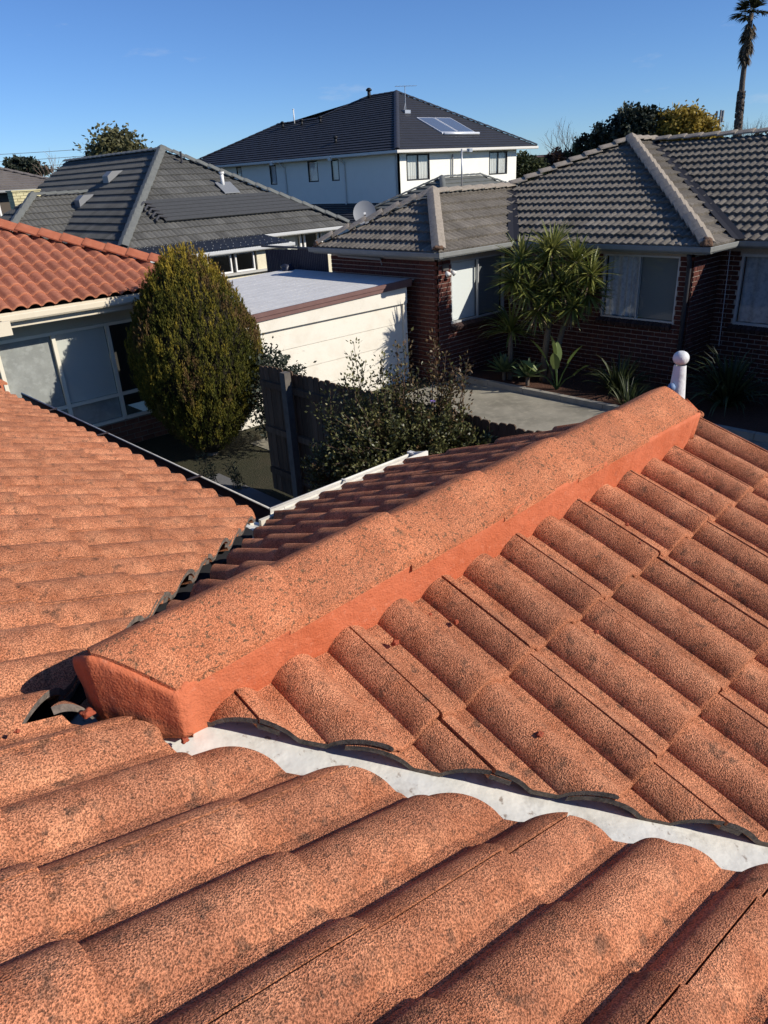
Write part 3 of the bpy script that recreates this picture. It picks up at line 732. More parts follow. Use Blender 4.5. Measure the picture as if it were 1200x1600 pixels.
for a, b in (((12.80, 9.70, zt), (15.3, 11.70, zA)), ((13.92, 5.62, zt), (18.35, 9.80, hz(.40)))):
    a, b = Vector(a), Vector(b); s = Vector(((b - a).y, -(b - a).x, 0)).normalized() * .11
    MB().prism([a - s + Vector((0, 0, .028)), a + Vector((0, 0, .012)), b + Vector((0, 0, .012)), b - s + Vector((0, 0, .028))], (0, 0, .006)).build('valley_flashing', VAL, bh)
    MB().prism([a + Vector((0, 0, .012)), a + s + Vector((0, 0, .028)), b + s + Vector((0, 0, .028)), b + Vector((0, 0, .012))], (0, 0, .006)).build('valley_flashing', VAL, bh)
# clogged leaf litter where the hips meet the gutters
LITTER = mat('dead_leaf_litter', (.12, .07, .045), .95, [(60, 4, .4, .7, (.2, .13, .09), .8)], [(60, 4, .02)])
for c, r_, lb in (((10.66, 9.84, zt + .05), .10, 'clump of dead leaves at the foot of the short brick house hip'), ((12.93, 5.76, zt + .05), .12, 'clump of dead leaves at the foot of the long brick house hip'), ((10.66, 13.45, zt + .04), .10, 'clump of dead leaves at the far gutter corner over the garage')):
    o = lump(c, r_, c[1], .7, LITTER); o.name = 'leaf_clump'; tag(o, lb, 'leaves')
zg = hz(-1.43)
for a, b, o_ in (((10.54, 13.66, zg), (10.54, 9.70, zg), (-1, 0)), ((10.54, 9.70, zg), (12.80, 9.70, zg), (0, -1)), ((12.80, 9.70, zg), (12.80, 5.62, zg), (-1, 0)), ((12.80, 5.62, zg), (13.92, 5.62, zg), (0, -1)), ((13.92, 5.62, zg), (13.92, 1.5, zg), (-1, 0))):
    gutter(bh, a, b, o_, GG)
mb = MB(); zs = hz(-1.505)
for x0, x1, y0, y1 in ((10.665, 11.0, 9.825, 13.5), (11.0, 13.22, 9.825, 10.16), (12.925, 13.24, 5.745, 9.825), (13.24, 14.3, 5.745, 6.08), (14.045, 14.32, 1.6, 5.745)): mb.box(x0, x1, y0, y1, zs, zs + .012)
mb.build('soffit', SOF, bh)
mb = MB()
mb.box(10.645, 10.663, 9.80, 13.6, hz(-1.52), hz(-1.40)); mb.box(10.663, 12.9, 9.805, 9.823, hz(-1.52), hz(-1.40)); mb.box(12.905, 12.923, 5.72, 9.80, hz(-1.52), hz(-1.40)); mb.box(12.93, 14.0, 5.725, 5.743, hz(-1.52), hz(-1.40)); mb.box(14.025, 14.043, 1.6, 5.72, hz(-1.52), hz(-1.40))
mb.build('fascia', GG, bh)
bw = Bricks(BR, MJ, 300); zw = hz(-1.51)
W1 = bw.wall(bh, (10.98, 13.4), (10.98, 10.14), 0, zw, out=(-1, 0))
W2 = bw.wall(bh, (10.98, 10.14), (13.22, 10.14), 0, zw, [(.37, 2.10, 1.14, 2.36)], out=(0, -1))
W3 = bw.wall(bh, (13.22, 10.14), (13.22, 6.06), 0, zw, [(2.30, 3.82, 1.22, 2.40)], out=(-1, 0))
W4 = bw.wall(bh, (13.22, 6.06), (14.3, 6.06), 0, zw, out=(0, -1))
W5 = bw.wall(bh, (14.3, 6.06), (14.3, 2.4), 0, zw, [(.38, 1.95, 1.10, 2.36)], out=(-1, 0))
bw.done()
w1 = window_unit(bh, (11.35, 10.14), (13.08, 10.14), 1.14, 2.36, (0, -1), ALU, [(1, BLIND), (1, GREYB)], fr=.032)
w2 = window_unit(bh, (13.22, 7.84), (13.22, 6.32), 1.22, 2.40, (-1, 0), ALU, [(.95, CURT, glass('window_glass', (.93, .95, .94)), 'curtain'), (1, GREYB)], fr=.03)
w3 = window_unit(bh, (14.3, 5.68), (14.3, 4.11), 1.10, 2.36, (-1, 0), ALU, [(1, DCURT, glass('window_glass', (.93, .95, .94)), 'curtain')], fr=.045)
SILLB = mat('dark_sill_brick', (.06, .035, .03), .85, rand=.25)
for w_, a, b, z, o_ in ((w1, (11.30, 10.14), (13.1, 10.14), 1.14, (0, -1)), (w2, (13.22, 7.89), (13.22, 6.27), 1.22, (-1, 0)), (w3, (14.3, 5.73), (14.3, 4.0), 1.10, (-1, 0))):
    a, b = Vector((*a, 0)), Vector((*b, 0)); U = (b - a).normalized(); N = Vector((*o_, 0)); n = int((b - a).length / .086)
    for i in range(n):
        c = a + U * (.043 + .086 * i) + N * .03; c.z = z - .055
        MB().obox(c, U * .037, (N * .075 + Vector((0, 0, -.035))), Vector((0, 0, .035)) + N * .015).build('sill_brick', SILLB, w_)
DARKP = mat('dark_downpipe', (.05, .05, .055), .5)
MB().tube([(13.17, 6.12, 0), (13.17, 6.12, 2.1), (13.12, 6.10, 2.3), (12.95, 6.05, 2.46)], .04, 10).build('downpipe', DARKP, bh, smooth=True)
mb = MB(); mb.tube([(10.90, 13.05, hz(-1.58)), (10.90, 11.7, hz(-1.60))], .03, 8); mb.tube([(10.9, 11.7, hz(-1.60)), (10.9, 11.66, hz(-1.72))], .012, 6); mb.build('overflow_pipe', mat('grey_pipe', (.3, .29, .27), .6), bh, smooth=True)
WHITE = mat('white_paint', (.76, .75, .71), .55, [(8, 4, .5, .75, (.62, .6, .55), .5)])
li = MB().box(11.08, 11.24, 10.09, 10.125, hz(-1.78), hz(-1.66)).build('flood_light', mat('light_housing', (.09, .085, .08), .5), bh)
for dx in (-.06, .10):
    mb = MB(); c = Vector((11.15 + dx, 10.03, hz(-1.80))); d = Vector((dx * 2, -.8, -.55)).normalized()
    mb.tube([c, c + d * .09], [.03, .055], 14).build('lamp_head', WHITE, li, smooth=True)
MB().tube([(13.9, 5.75, hz(-1.5)), (13.92, 5.74, hz(-2.2)), (13.93, 5.72, .75)], .007, 6).build('hanging_cable', mat('pale_cable', (.42, .42, .42), .6), bh)
# short TV mast on the ridge over the garage wing
mast = MB().tube([(13.45, 11.66, zA - .02), (13.45, 11.66, zA + .84)], .018, 8).build('antenna_mast', mat('galvanised_tube', (.45, .46, .46), .4, metal=.6), bh, smooth=True)
mb = MB(); mb.tube([(13.45, 11.66, zA + .78), (13.66, 11.62, zA + .80)], .012, 6); mb.box(13.62, 13.72, 11.58, 11.66, zA + .77, zA + .84); mb.build('masthead', MATS['galvanised_tube'], mast)

# unseen wing, added to keep the far end of the garden in shade
wz = hz(-1.37); wr = wz + .5 * 3.1
mb = MB(); mb.box(11.6, 17.6, -3.5, 2.0, 0, zw); mb.build('added_wing_wall', BR, bh)
mb = MB(); mb.add([(11.15, -4, wz), (11.15, 2.45, wz), (18, 2.45, wz), (18, -4, wz), (14.3, -.8, wr), (18, -.8, wr)], [(0, 4, 1), (1, 4, 5, 2), (0, 3, 5, 4), (0, 1, 2, 3)]); mb.build('added_wing_roof', GT, bh)

# ------------------------------------------------------------------ satellite dish behind the hip
dish = thing('satellite_dish', (12.2, 13.55, hz(-1.3)), 'grey satellite dish standing behind the brick house hip', 'satellite dish')
DM = mat('dish_grey', (.25, .26, .27), .45, spec=.4)
def dish_mesh():
    mb = MB(); c = Vector((12.2, 13.55, hz(-.80))); n = Vector((-.62, -.70, .35)).normalized(); a = n.cross(Vector((0, 0, 1))).normalized(); b = a.cross(n); rr = .285; seg = 28; ring = 6
    for side in (0, .008):
        k = len(mb.v)
        for i in range(ring + 1):
            r_ = rr * i / ring
            for j in range(seg):
                t = 2 * math.pi * j / seg; mb.v.append(tuple(c + a * (r_ * .93 * math.cos(t)) + b * (r_ * math.sin(t)) + n * (r_ * r_ * .6 - .03 - side)))
        for i in range(ring):
            for j in range(seg):
                q = (k + i * seg + j, k + i * seg + (j + 1) % seg, k + (i + 1) * seg + (j + 1) % seg, k + (i + 1) * seg + j); mb.f.append(q if side == 0 else q[::-1]); mb.mi.append(0)
    mb.build('reflector', DM, dish, smooth=True)
    MB().tube([c - b * rr * .8, c + n * .30 - b * .12], .01, 6).build('feed_arm', DM, dish); MB().obox(c + n * .30 - b * .11, a * .025, b * .025, n * .04).build('receiver', WHITE, dish)
    MB().tube([c - n * .05, c - n * .12 - Vector((0, 0, .1)), Vector((12.3, 13.6, hz(-1.33)))], .02, 8).build('mount_pole', DM, dish)
dish_mesh()

# ------------------------------------------------------------------ garage and the dark fence behind it
ga = thing('garage', (8.9, 12.9, 0), 'cream weatherboard garage with a flat pale blue metal roof', 'garage')
CREAM = mat('cream_weatherboard', (.72, .68, .58), .7, [(2.5, 4, .45, .68, (.62, .57, .47), .6), (30, 4, .6, .75, (.52, .47, .39), .45)], [(50, 2, .002)])
PINKB = mat('brown_fascia_paint', (.155, .085, .075), .6, [(5, 3, .4, .7, (.19, .11, .095), .7)])
gx0, gx1, gy0, gy1 = 5.95, 10.93, 10.8, 15.0
zr = lambda x: hz(-2.055 + (x - 7.0) * .030)
STEEL = mat('pale_zinc_roof', (.62, .615, .59), .8, [(2.2, 4, .4, .7, (.54, .535, .515), .8), (14, 3, .55, .72, (.46, .45, .43), .6)], [(10, 2, .006)], spec=.15)
deckg = MB().prism([(gx0, gy0 - .05, zr(gx0) - .07), (gx1, gy0 - .05, zr(gx1) - .07), (gx1, gy1, zr(gx1) - .07), (gx0, gy1, zr(gx0) - .07)], (0, 0, .04)).build('roof', DK, ga)
n = 14
for i in range(n):    # roof sheets with upstanding laps, running along the garage
    y0 = gy0 - .03 + (gy1 - gy0) * i / n; y1 = gy0 - .03 + (gy1 - gy0) * (i + 1) / n; mb = MB()
    mb.prism([(gx0, y0, zr(gx0) - .025), (gx1, y0, zr(gx1) - .025), (gx1, y1 - .004, zr(gx1) - .025), (gx0, y1 - .004, zr(gx0) - .025)], (0, 0, .014))
    mb.prism([(gx0, y1 - .03, zr(gx0) - .012), (gx1, y1 - .03, zr(gx1) - .012), (gx1, y1 - .006, zr(gx1) - .012), (gx0, y1 - .006, zr(gx0) - .012)], (0, 0, .002))
    mb.build('roof_sheet', STEEL, deckg)
fa = MB(); fa.prism([(gx0, gy0 - .10, zr(gx0) - .06), (gx1 - .12, gy0 - .10, zr(gx1) - .06), (gx1 - .12, gy0 - .10, zr(gx1) + .012), (gx0, gy0 - .10, zr(gx0) + .012)], (0, .045, 0))
fa.prism([(gx0, gy0 - .085, zr(gx0) - .13), (gx1 - .12, gy0 - .085, zr(gx1) - .13), (gx1 - .12, gy0 - .085, zr(gx1) - .064), (gx0, gy0 - .085, zr(gx0) - .064)], (0, .03, 0))
fa.build('fascia', PINKB, ga)
mb = MB(); mb.prism([(gx0, gy0 - .05, hz(-2.385)), (10.70, gy0 - .05, hz(-2.385)), (10.70, gy0 - .05, zr(10.7) - .135), (gx0, gy0 - .05, zr(gx0) - .135)], (0, .045, 0)); mb.build('fascia_board', CREAM, ga)
MB().box(gx0 + .02, 10.62, gy0 + .035, gy0 + .08, 0, hz(-2.37)).build('wall', CREAM, ga)
gwall = ga.children[-1]
z1 = hz(-2.372)
for i in range(5):
    z0 = z1 - .40; mb = MB(); mb.prism([(gx0 + .02, gy0 + .010, z0), (gx0 + .02, gy0 + .034, z0), (gx0 + .02, gy0 + .034, z1 - .004), (gx0 + .02, gy0 + .024, z1 - .004)], (10.58 - gx0, 0, 0)); mb.build('weatherboard', CREAM, gwall); z1 = z0
mb = MB(); mb.box(10.60, 10.70, gy0 - .03, gy0 + .034, 0, hz(-2.39)); mb.build('corner_board', CREAM, ga)
mb = MB(); mb.box(gx0, gx0 + .08, gy0 + .1, gy1, 0, zr(gx0) - .08); mb.box(gx0, 10.9, gy1 - .08, gy1, 0, zr(gx0) - .08); mb.build('side_wall', CREAM, ga)
bfz = thing('steel_fence', (11.2, 15.0, 0), 'dark blue ribbed steel fence between the garage and the brick house', 'fence')
NAVY = mat('navy_steel', (.022, .026, .045), .45, [(8, 3, .4, .7, (.03, .034, .055), .8)], spec=.4)
for i in range(9):
    y0 = 13.62 + .28 * i; mb = MB(); P = []
    for k in range(9): P.append((11.05 + (.018 if k % 2 else 0) + .28 * i * .02, y0 + .276 * k / 8))
    z1_ = hz(-1.47) - .012 * i
    mb.add([(x, y, 1.2) for x, y in P] + [(x, y, z1_) for x, y in P] + [(x + .012, y, 1.2) for x, y in P] + [(x + .012, y, z1_) for x, y in P],
           [(k + 1, k, 9 + k, 10 + k) for k in range(8)] + [(18 + k, 19 + k, 28 + k, 27 + k) for k in range(8)] + [(9 + k, 27 + k, 28 + k, 10 + k) for k in range(8)])
    mb.build('fence_sheet', NAVY, bfz)
MB().box(11.03, 11.09, 13.6, 16.2, hz(-1.50), hz(-1.455)).build('top_rail', NAVY, bfz)
lump_o = lump((10.75, 14.8, hz(-1.90)), .16, 3, .6, NAVY); lump_o.name = 'tarpaulin'; tag(lump_o, 'dark bundled tarpaulin lying on the garage roof by the steel fence', 'tarpaulin')

# ------------------------------------------------------------------ paling fence
FWD = mat('weathered_paling', (.115, .075, .048), .92, [(6, 3, .4, .7, (.07, .045, .029), .8), (30, 3, .5, .7, (.16, .11, .075), .6)], [(60, 3, .006)], rand=.25, scale=(1, 1, .12))
POST = mat('grey_post', (.14, .125, .105), .85, [(10, 3, .4, .7, (.09, .08, .068), .8)])
fe = thing('paling_fence', (5.27, 5.2, 0), 'weathered grey timber paling fence running behind the leafy bush', 'fence')
y = 1.2
while y < 8.08:
    h_ = 1.80 + rnd.uniform(-.02, .02); x = 5.28 + rnd.uniform(-.004, .004); c = .018; t = rnd.uniform(-.003, .003)
    MB().prism([(x, y, .03), (x, y + .098, .03), (x, y + .098 + t, h_ - c), (x, y + .08 + t, h_), (x, y + .018 + t, h_), (x, y + t, h_ - c)], (.016, 0, 0)).build('paling', FWD, fe); y += .105
for z in (.35, .95, 1.58): MB().box(5.225, 5.278, 1.2, 8.07, z - .04, z + .04).build('rail', FWD, fe)
for yy in (2.0, 4.7, 7.40):
    MB().box(5.13, 5.222, yy - .05, yy + .05, 0, 1.83).build('post', POST, fe)

# ------------------------------------------------------------------ orange tiled house on the far side of the cypress
oh = thing('tiled_cottage', (4.2, 12.5, 0), 'house with bright terracotta roll tiles and cream gutters behind the conical cypress', 'house')
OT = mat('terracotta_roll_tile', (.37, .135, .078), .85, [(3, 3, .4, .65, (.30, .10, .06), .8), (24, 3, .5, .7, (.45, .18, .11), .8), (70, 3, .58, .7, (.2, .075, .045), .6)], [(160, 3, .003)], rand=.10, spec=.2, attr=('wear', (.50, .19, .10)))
OCAP = mat('terracotta_ridge_tile', (.40, .125, .065), .85, [(12, 4, .45, .7, (.47, .165, .09), .8)], [(160, 3, .003)], spec=.2)
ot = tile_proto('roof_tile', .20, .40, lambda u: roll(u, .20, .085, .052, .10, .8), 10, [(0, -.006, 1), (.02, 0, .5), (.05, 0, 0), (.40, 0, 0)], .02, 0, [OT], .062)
to = hz(-1.45); T3 = .38; tl = []
def oz(d): return to + T3 * d
face(oh, [(2.95, 11.17, to), (6.76, 11.17, to), (2.5, 15.43, oz(4.26)), (1.05, 13.07, oz(1.9))], ot, DK, tl, w=.20, g=.32, seed=21)
face(oh, [(2.95, 10.45, to), (2.95, 11.17, to), (1.05, 13.07, oz(1.9)), (1.05, 10.45, oz(1.9))], ot, DK, tl, w=.20, g=.32, seed=22)
spread_tiles(tl, 300)
MB().add([(6.76, 11.17, to), (6.76, 18, to), (2.5, 18, oz(4.26) - .05), (2.5, 15.43, oz(4.26) - .05)], [(0, 1, 2, 3)]).build('far_roof_slope', OT, oh)
simple_caps(oh, (6.70, 11.23, to + .06), (2.5, 15.43, oz(4.26) + .05), OCAP, L=.36, name='hip_cap', rise=.09, half=.14, lift=.03)
OGU = mat('cream_gutter_paint', (.68, .60, .45), .5, [(5, 4, .5, .75, (.6, .52, .38), .6)])
gutter(oh, (3.02, 11.10, hz(-1.555)), (6.83, 11.10, hz(-1.555)), (0, -1), OGU)
gutter(oh, (3.02, 10.4, hz(-1.555)), (3.02, 11.10, hz(-1.555)), (1, 0), OGU)
mb = MB(); mb.box(2.9, 6.7, 11.215, 11.235, hz(-1.70), hz(-1.49)); mb.box(2.87, 2.89, 10.42, 11.2, hz(-1.66), hz(-1.49)); mb.box(1.0, 3.03, 10.36, 10.40, hz(-1.66), hz(-1.48)); mb.build('fascia', OGU, oh)
mb = MB(); mb.box(2.75, 6.7, 11.24, 11.74, hz(-1.715), hz(-1.70)); mb.build('soffit', mat('cream_soffit', (.55, .50, .38), .8), oh)
BR2 = mat('brown_brick', (.20, .085, .05), .9, [(9, 2, .4, .62, (.15, .06, .036), .9)], [(120, 3, .003)], rand=.2)
bk = Bricks(BR2, mat('grey_mortar_joint', (.26, .22, .18), .95), 300)
bk.wall(oh, (2.2, 11.75), (6.4, 11.75), 0, hz(-3.545), out=(0, -1)); bk.done()
MB().box(2.2, 6.4, 11.74, 11.85, hz(-1.93), hz(-1.70)).build('head_board', mat('shadowed_board', (.50, .45, .34), .7), oh)
MB().box(5.72, 6.4, 11.752, 11.85, hz(-3.545), hz(-1.93)).build('wall', BR2, oh)
# band of tall windows: two rows of panes in a cream frame
FR = mat('cream_window_frame', (.72, .67, .54), .55)
win = MB(); xs = [2.30, 3.14, 3.975, 4.845, 5.70]
for x in xs: win.box(x - .028, x + .028, 11.70, 11.76, hz(-3.53), hz(-1.93))
for z in (-3.515, -3.105, -1.955):
    for i in range(4): win.box(xs[i] + .028, xs[i + 1] - .028, 11.705, 11.757, hz(z) - .025, hz(z) + .025)
win = win.build('window', FR, oh)
PALEB = mat('pale_lining_board', (.62, .61, .55), .85); GREYP = mat('grey_frosted_lining', (.36, .36, .34), .8, [(3.5, 5, .42, .6, (.30, .30, .285), .9), (9, 4, .5, .66, (.43, .43, .41), .7)])
for i in range(4):
    for z0, z1_ in ((-3.49, -3.13), (-3.08, -1.98)):
        MB().add([(xs[i] + .03, 11.737, hz(z0)), (xs[i + 1] - .03, 11.737, hz(z0)), (xs[i + 1] - .03, 11.737, hz(z1_)), (xs[i] + .03, 11.737, hz(z1_))], [(0, 1, 2, 3)]).build('pane', glass('window_glass', (.93, .95, .94)), win)
        if i < 3: MB().box(xs[i] + .03, xs[i + 1] - .03, 11.775, 11.78, hz(z0), hz(z1_)).build('blind', [GREYP, GREYP, PALEB][i] if z1_ > -2.5 else GREYP, win)
MB().box(4.86, 5.7, 12.5, 12.52, hz(-3.53), hz(-1.93)).build('room', MATS['dim_room'], win)
# ------------------------------------------------------------------ charcoal tiled bungalow
gh = thing('charcoal_bungalow', (12.5, 22, 0), 'cream bungalow with a charcoal hip roof and black lean-to roof behind the cypress', 'house')
CH = mat('charcoal_tile', (.108, .106, .097), .85, [(2, 3, .4, .65, (.085, .084, .078), .9), (35, 3, .5, .7, (.14, .138, .125), .6)], [(150, 1, .004)], rand=.2, spec=.2)
CHC = mat('charcoal_ridge_tile', (.155, .16, .145), .75, [(10, 3, .4, .7, (.11, .115, .11), .7)], spec=.35)
cht = low_tile('roof_tile', .30, .40, .026, CH, 8, .12, .040)
z0 = hz(-1.42); AP = (12.58, 23.32, hz(1.07)); tl = []
face(gh, [(8.76, 19.2, z0), (16.7, 19.2, z0), AP], cht, DK, tl, seed=31)
face(gh, [(8.76, 31, z0), (8.76, 19.2, z0), AP, (12.58, 31, hz(1.07))], cht, DK, tl, seed=32)
face(gh, [(6.99, 23.58, z0), (8.76, 23.58, z0), (10.96, 25.78, hz(-.06)), (9.19, 25.78, hz(-.06))], cht, DK, tl, seed=33)
face(gh, [(6.99, 27.98, z0), (6.99, 23.58, z0), (9.19, 25.78, hz(-.06))], cht, DK, tl, seed=34)
spread_tiles(tl, 300)
MB().add([(16.7, 19.2, z0), (16.7, 31, z0), (12.58, 31, AP[2] - .05), (AP[0], AP[1], AP[2] - .05)], [(0, 1, 2, 3)]).build('far_roof_slope', CH, gh)
for a, b in (((8.82, 19.26, z0 + .06), (AP[0], AP[1], AP[2] + .03)), ((16.64, 19.26, z0 + .06), (AP[0], AP[1], AP[2] + .03)), ((7.05, 23.64, z0 + .05), (9.19, 25.78, hz(-.03)))):
    simple_caps(gh, a, b, CHC, name='hip_cap', rise=.07, half=.15, lift=.03)
simple_caps(gh, AP, (12.58, 31, AP[2]), CHC, rise=.06); simple_caps(gh, (9.19, 25.78, hz(-.03)), (10.96, 25.78, hz(-.03)), CHC, rise=.06)
WG = mat('white_gutter', (.50, .51, .50), .5); CST = mat('cream_stucco', (.70, .64, .47), .9, [(25, 4, .45, .7, (.6, .54, .39), .7)], [(70, 3, .006)])
gutter(gh, (8.7, 19.13, z0 - .06), (16.76, 19.13, z0 - .06), (0, -1), WG); gutter(gh, (16.76, 19.13, z0 - .06), (16.76, 31, z0 - .06), (1, 0), WG)
# lean-to with a black corrugated roof
BK = mat('black_corrugated_sheet', (.018, .020, .024), .45, spec=.5)
for i in range(9):
    x0 = 7.4 + .64 * i; mb = MB(); n = 16; P = []
    for k in range(n + 1): P.append((x0 + .64 * k / n, .010 * math.cos(k * math.pi)))
    for q, (yy, zz) in enumerate(((17.80, hz(-1.585)), (19.35, hz(-1.41)))):
        for x, d in P: mb.v.append((x, yy, zz + d))
    for k in range(n): mb.f.append((k, k + 1, n + 2 + k, n + 1 + k)); mb.mi.append(0)
    o = mb.build('lean_to_sheet', BK, gh, smooth=True)
    mb = MB()
    for yy in (17.95, 18.3, 18.75, 19.15):
        for k in (2, 8, 14):
            x = x0 + .64 * k / n; zz = hz(-1.585) + (yy - 17.8) / 1.55 * .175 + .012; mb.box(x - .008, x + .008, yy - .008, yy + .008, zz, zz + .01)
    mb.build('roof_screw', WG, o)
gutter(gh, (7.4, 17.74, hz(-1.66)), (13.25, 17.74, hz(-1.66)), (0, -1), WG)
mb = MB(); mb.box(7.4, 13.2, 17.86, 17.88, hz(-1.72), hz(-1.60)); mb.build('fascia', WG, gh)
mb = MB(); mb.box(12.04, 13.12, 17.95, 18.05, 0, hz(-1.72)); mb.box(7.4, 12.04, 17.95, 18.05, 0, hz(-2.24)); mb.box(13.02, 13.12, 18.05, 19.6, 0, hz(-1.62)); mb.box(13.12, 16.4, 19.6, 19.7, 0, hz(-2.3)); mb.box(16.3, 16.4, 19.7, 31, 0, z0); mb.box(9.2, 9.3, 19.6, 31, 0, z0)
mb.build('wall', CST, gh)
MB().box(7.4, 13.14, 17.85, 18.06, hz(-2.29), hz(-2.235)).build('sill', mat('concrete_sill', (.45, .44, .40), .85), gh)
for i, (x0, x1) in enumerate(((7.5, 8.3), (8.36, 9.2), (9.26, 9.92), (9.98, 10.50), (10.56, 11.22), (11.34, 11.96))):
    window_unit(gh, (x0, 17.95), (x1, 17.95), hz(-2.23), hz(-1.73), (0, -1), WHITE, [(1, [None, BLIND, None, PALEB, None, None][i])], fr=.04)
for x0, x1 in ((13.3, 14.1), (14.16, 14.9), (15.0, 15.6), (15.7, 16.25)):
    window_unit(gh, (x0, 19.6), (x1, 19.6), hz(-2.3), hz(-1.55), (0, -1), WHITE, [(1, PALEB if x0 in (14.16, 15.7) else None)], fr=.06)
# skylight hoods and a flue
HOOD = mat('skylight_grey', (.20, .205, .21), .5, spec=.4)
Tg = .652
for x, y in ((10.45, 25.0), (11.45, 24.8)):
    z = z0 + Tg * (x - 8.76)
    mb = MB(); mb.prism([(x - .24, y - .20, z - .14), (x + .32, y - .20, z + .21), (x - .06, y - .20, z + .20), (x - .24, y - .20, z + .06)], (0, .40, 0)); mb.build('skylight', HOOD, gh)
fz0 = z0 + .604 * (21.4 - 19.2)
fl = MB().tube([(13.42, 21.4, fz0 - .05), (13.42, 21.4, fz0 + .36)], .055, 12).build('flue', WHITE, gh, smooth=True)
mb = MB(); mb.tube([(13.42, 21.4, fz0 + .36), (13.42, 21.4, fz0 + .42)], .08, 12); mb.build('cowl', WHITE, fl)
MB().prism([(13.2, 21.0, fz0 - .20), (13.75, 21.0, fz0 - .20), (13.75, 21.5, fz0 + .10), (13.2, 21.5, fz0 + .10)], (0, 0, .03)).build('flashing', mat('lead_flashing', (.22, .23, .24), .6, metal=.2), fl)
MB().tube([(12.8, 22.6, z0 + .604 * 3.4), (12.8, 22.6, z0 + .604 * 3.4 + .33)], .035, 8).build('vent_pipe', DARKP, gh)
# solar pool heater laid over the tiles
sh = thing('pool_heater', (13, 20.4, z0 + .6), 'black solar pool heating strips laid across the charcoal roof', 'pool heater')
RUB = mat('black_rubber_strip', (.055, .056, .055), .6, [(12, 3, .4, .7, (.075, .076, .075), .6)], spec=.4)
zp = lambda y: z0 + .604 * (y - 19.2)
for i in range(6):
    y0 = 20.0 + .15 * i; x0 = 10.55 - .02 * i; x1 = 16.0 - (y0 - 19.9) * 1.05
    MB().prism([(x0, y0, zp(y0) + .055), (x1, y0, zp(y0) + .055), (x1, y0 + .135, zp(y0 + .135) + .055), (x0, y0 + .135, zp(y0 + .135) + .055)], (0, -.012, .02)).build('strip', RUB, sh)
    if i < 5: MB().tube([(x0 + .1, y0 + .1, zp(y0 + .1) + .09), (x0 - .12, y0 + .12, zp(y0 + .12) + .13), (x0 - .25, y0 + .05, zp(y0 + .05) + .09), (x0 - .28, y0 + .0, zp(y0) + .07)], .035, 8).build('hose', DARKP, sh, smooth=True)

# ------------------------------------------------------------------ white two-storey house
ts = thing('two_storey_house', (38, 40, 0), 'white rendered two storey house with a dark slate coloured roof and solar panels', 'house')
SL = mat('slate_flat_tile', (.030, .031, .037), .6, [(1.2, 3, .4, .65, (.024, .025, .030), .8), (12, 3, .5, .7, (.040, .041, .047), .6)], [(30, 1, .01)], spec=.45)
def course_roof(parent, poly, g, m, th=.03, name='roof', notch=None):
    """overlapping flat courses, one strip per course, cut to the outline"""
    sl = slope3(poly[0], poly[1], poly[2]); P = uv3(sl, poly); vm = max(p[1] for p in P); mb = MB(); v = 0.0
    def span(v_):
        xs_ = []
        for i in range(len(P)):
            a, b = P[i], P[(i + 1) % len(P)]
            if (a[1] - v_) * (b[1] - v_) <= 0 and abs(a[1] - b[1]) > 1e-9: xs_.append(a[0] + (b[0] - a[0]) * (v_ - a[1]) / (b[1] - a[1]))
        return (min(xs_), max(xs_)) if len(xs_) >= 2 else None
    while v < vm - .01:
        v1 = min(v + g, vm - .002); s0, s1 = span(v + .002), span(v1)
        if s0 and s1:
            q = [sl.at(s0[0], v, th), sl.at(s0[1], v, th), sl.at(s1[1], v1, 0), sl.at(s1[0], v1, 0)]; r_ = [sl.at(s0[0], v, -.03), sl.at(s0[1], v, -.03), sl.at(s1[1], v1, -.03), sl.at(s1[0], v1, -.03)]
            mb.add(q + r_, [(0, 1, 2, 3), (7, 6, 5, 4), (0, 4, 5, 1), (1, 5, 6, 2), (2, 6, 7, 3), (3, 7, 4, 0)])
        v += g
    return mb.build(name, m, parent)
e = hz(1.2); A2 = (39.7, 40.2, hz(5.0)); zx = lambda x: e + (A2[2] - e) / (A2[0] - 31.5) * (x - 31.5)
course_roof(ts, [(31.5, 56.0, e), (31.5, 32, e), A2, (39.7, 43.0, zx(39.7)), (37.1, 45.6, zx(37.1)), (37.1, 50.4, zx(37.1))], .36, SL, .05, 'roof_slope')
course_roof(ts, [(31.5, 32, e), (44.5, 32, e), A2], .36, SL, .03, 'roof_slope')
mb = MB(); mb.add([(44.5, 32, e), (44.5, 56, e), (39.7, 43.0, A2[2] - .05), (A2[0], A2[1], A2[2] - .05)], [(0, 1, 2, 3)]); mb.add([(44.5, 56, e), (31.5, 56, e), (37.1, 50.4, zx(37.1) - .05), (39.7, 43, A2[2] - .06)], [(0, 1, 2, 3)]); mb.build('far_roof_slope', SL, ts)
SLC = mat('slate_ridge', (.040, .041, .048), .55, spec=.4)
for a, b in (((31.5, 32, e + .05), (A2[0], A2[1], A2[2] + .03)), ((44.5, 32, e + .05), (A2[0], A2[1], A2[2] + .03)), (A2, (39.7, 43, A2[2])), ((39.7, 43, A2[2]), (37.1, 45.6, zx(37.1) + .03)), ((37.1, 45.6, zx(37.1) + .02), (37.1, 50.4, zx(37.1) + .02)), ((37.1, 50.4, zx(37.1)), (31.5, 56, e + .05))):
    simple_caps(ts, a, b, SLC, L=.6, half=.16, rise=.07, name='hip_cap')
REND = mat('white_render', (.80, .79, .70), .9, [(1.5, 4, .45, .7, (.76, .75, .66), .6)], [(40, 2, .004)])
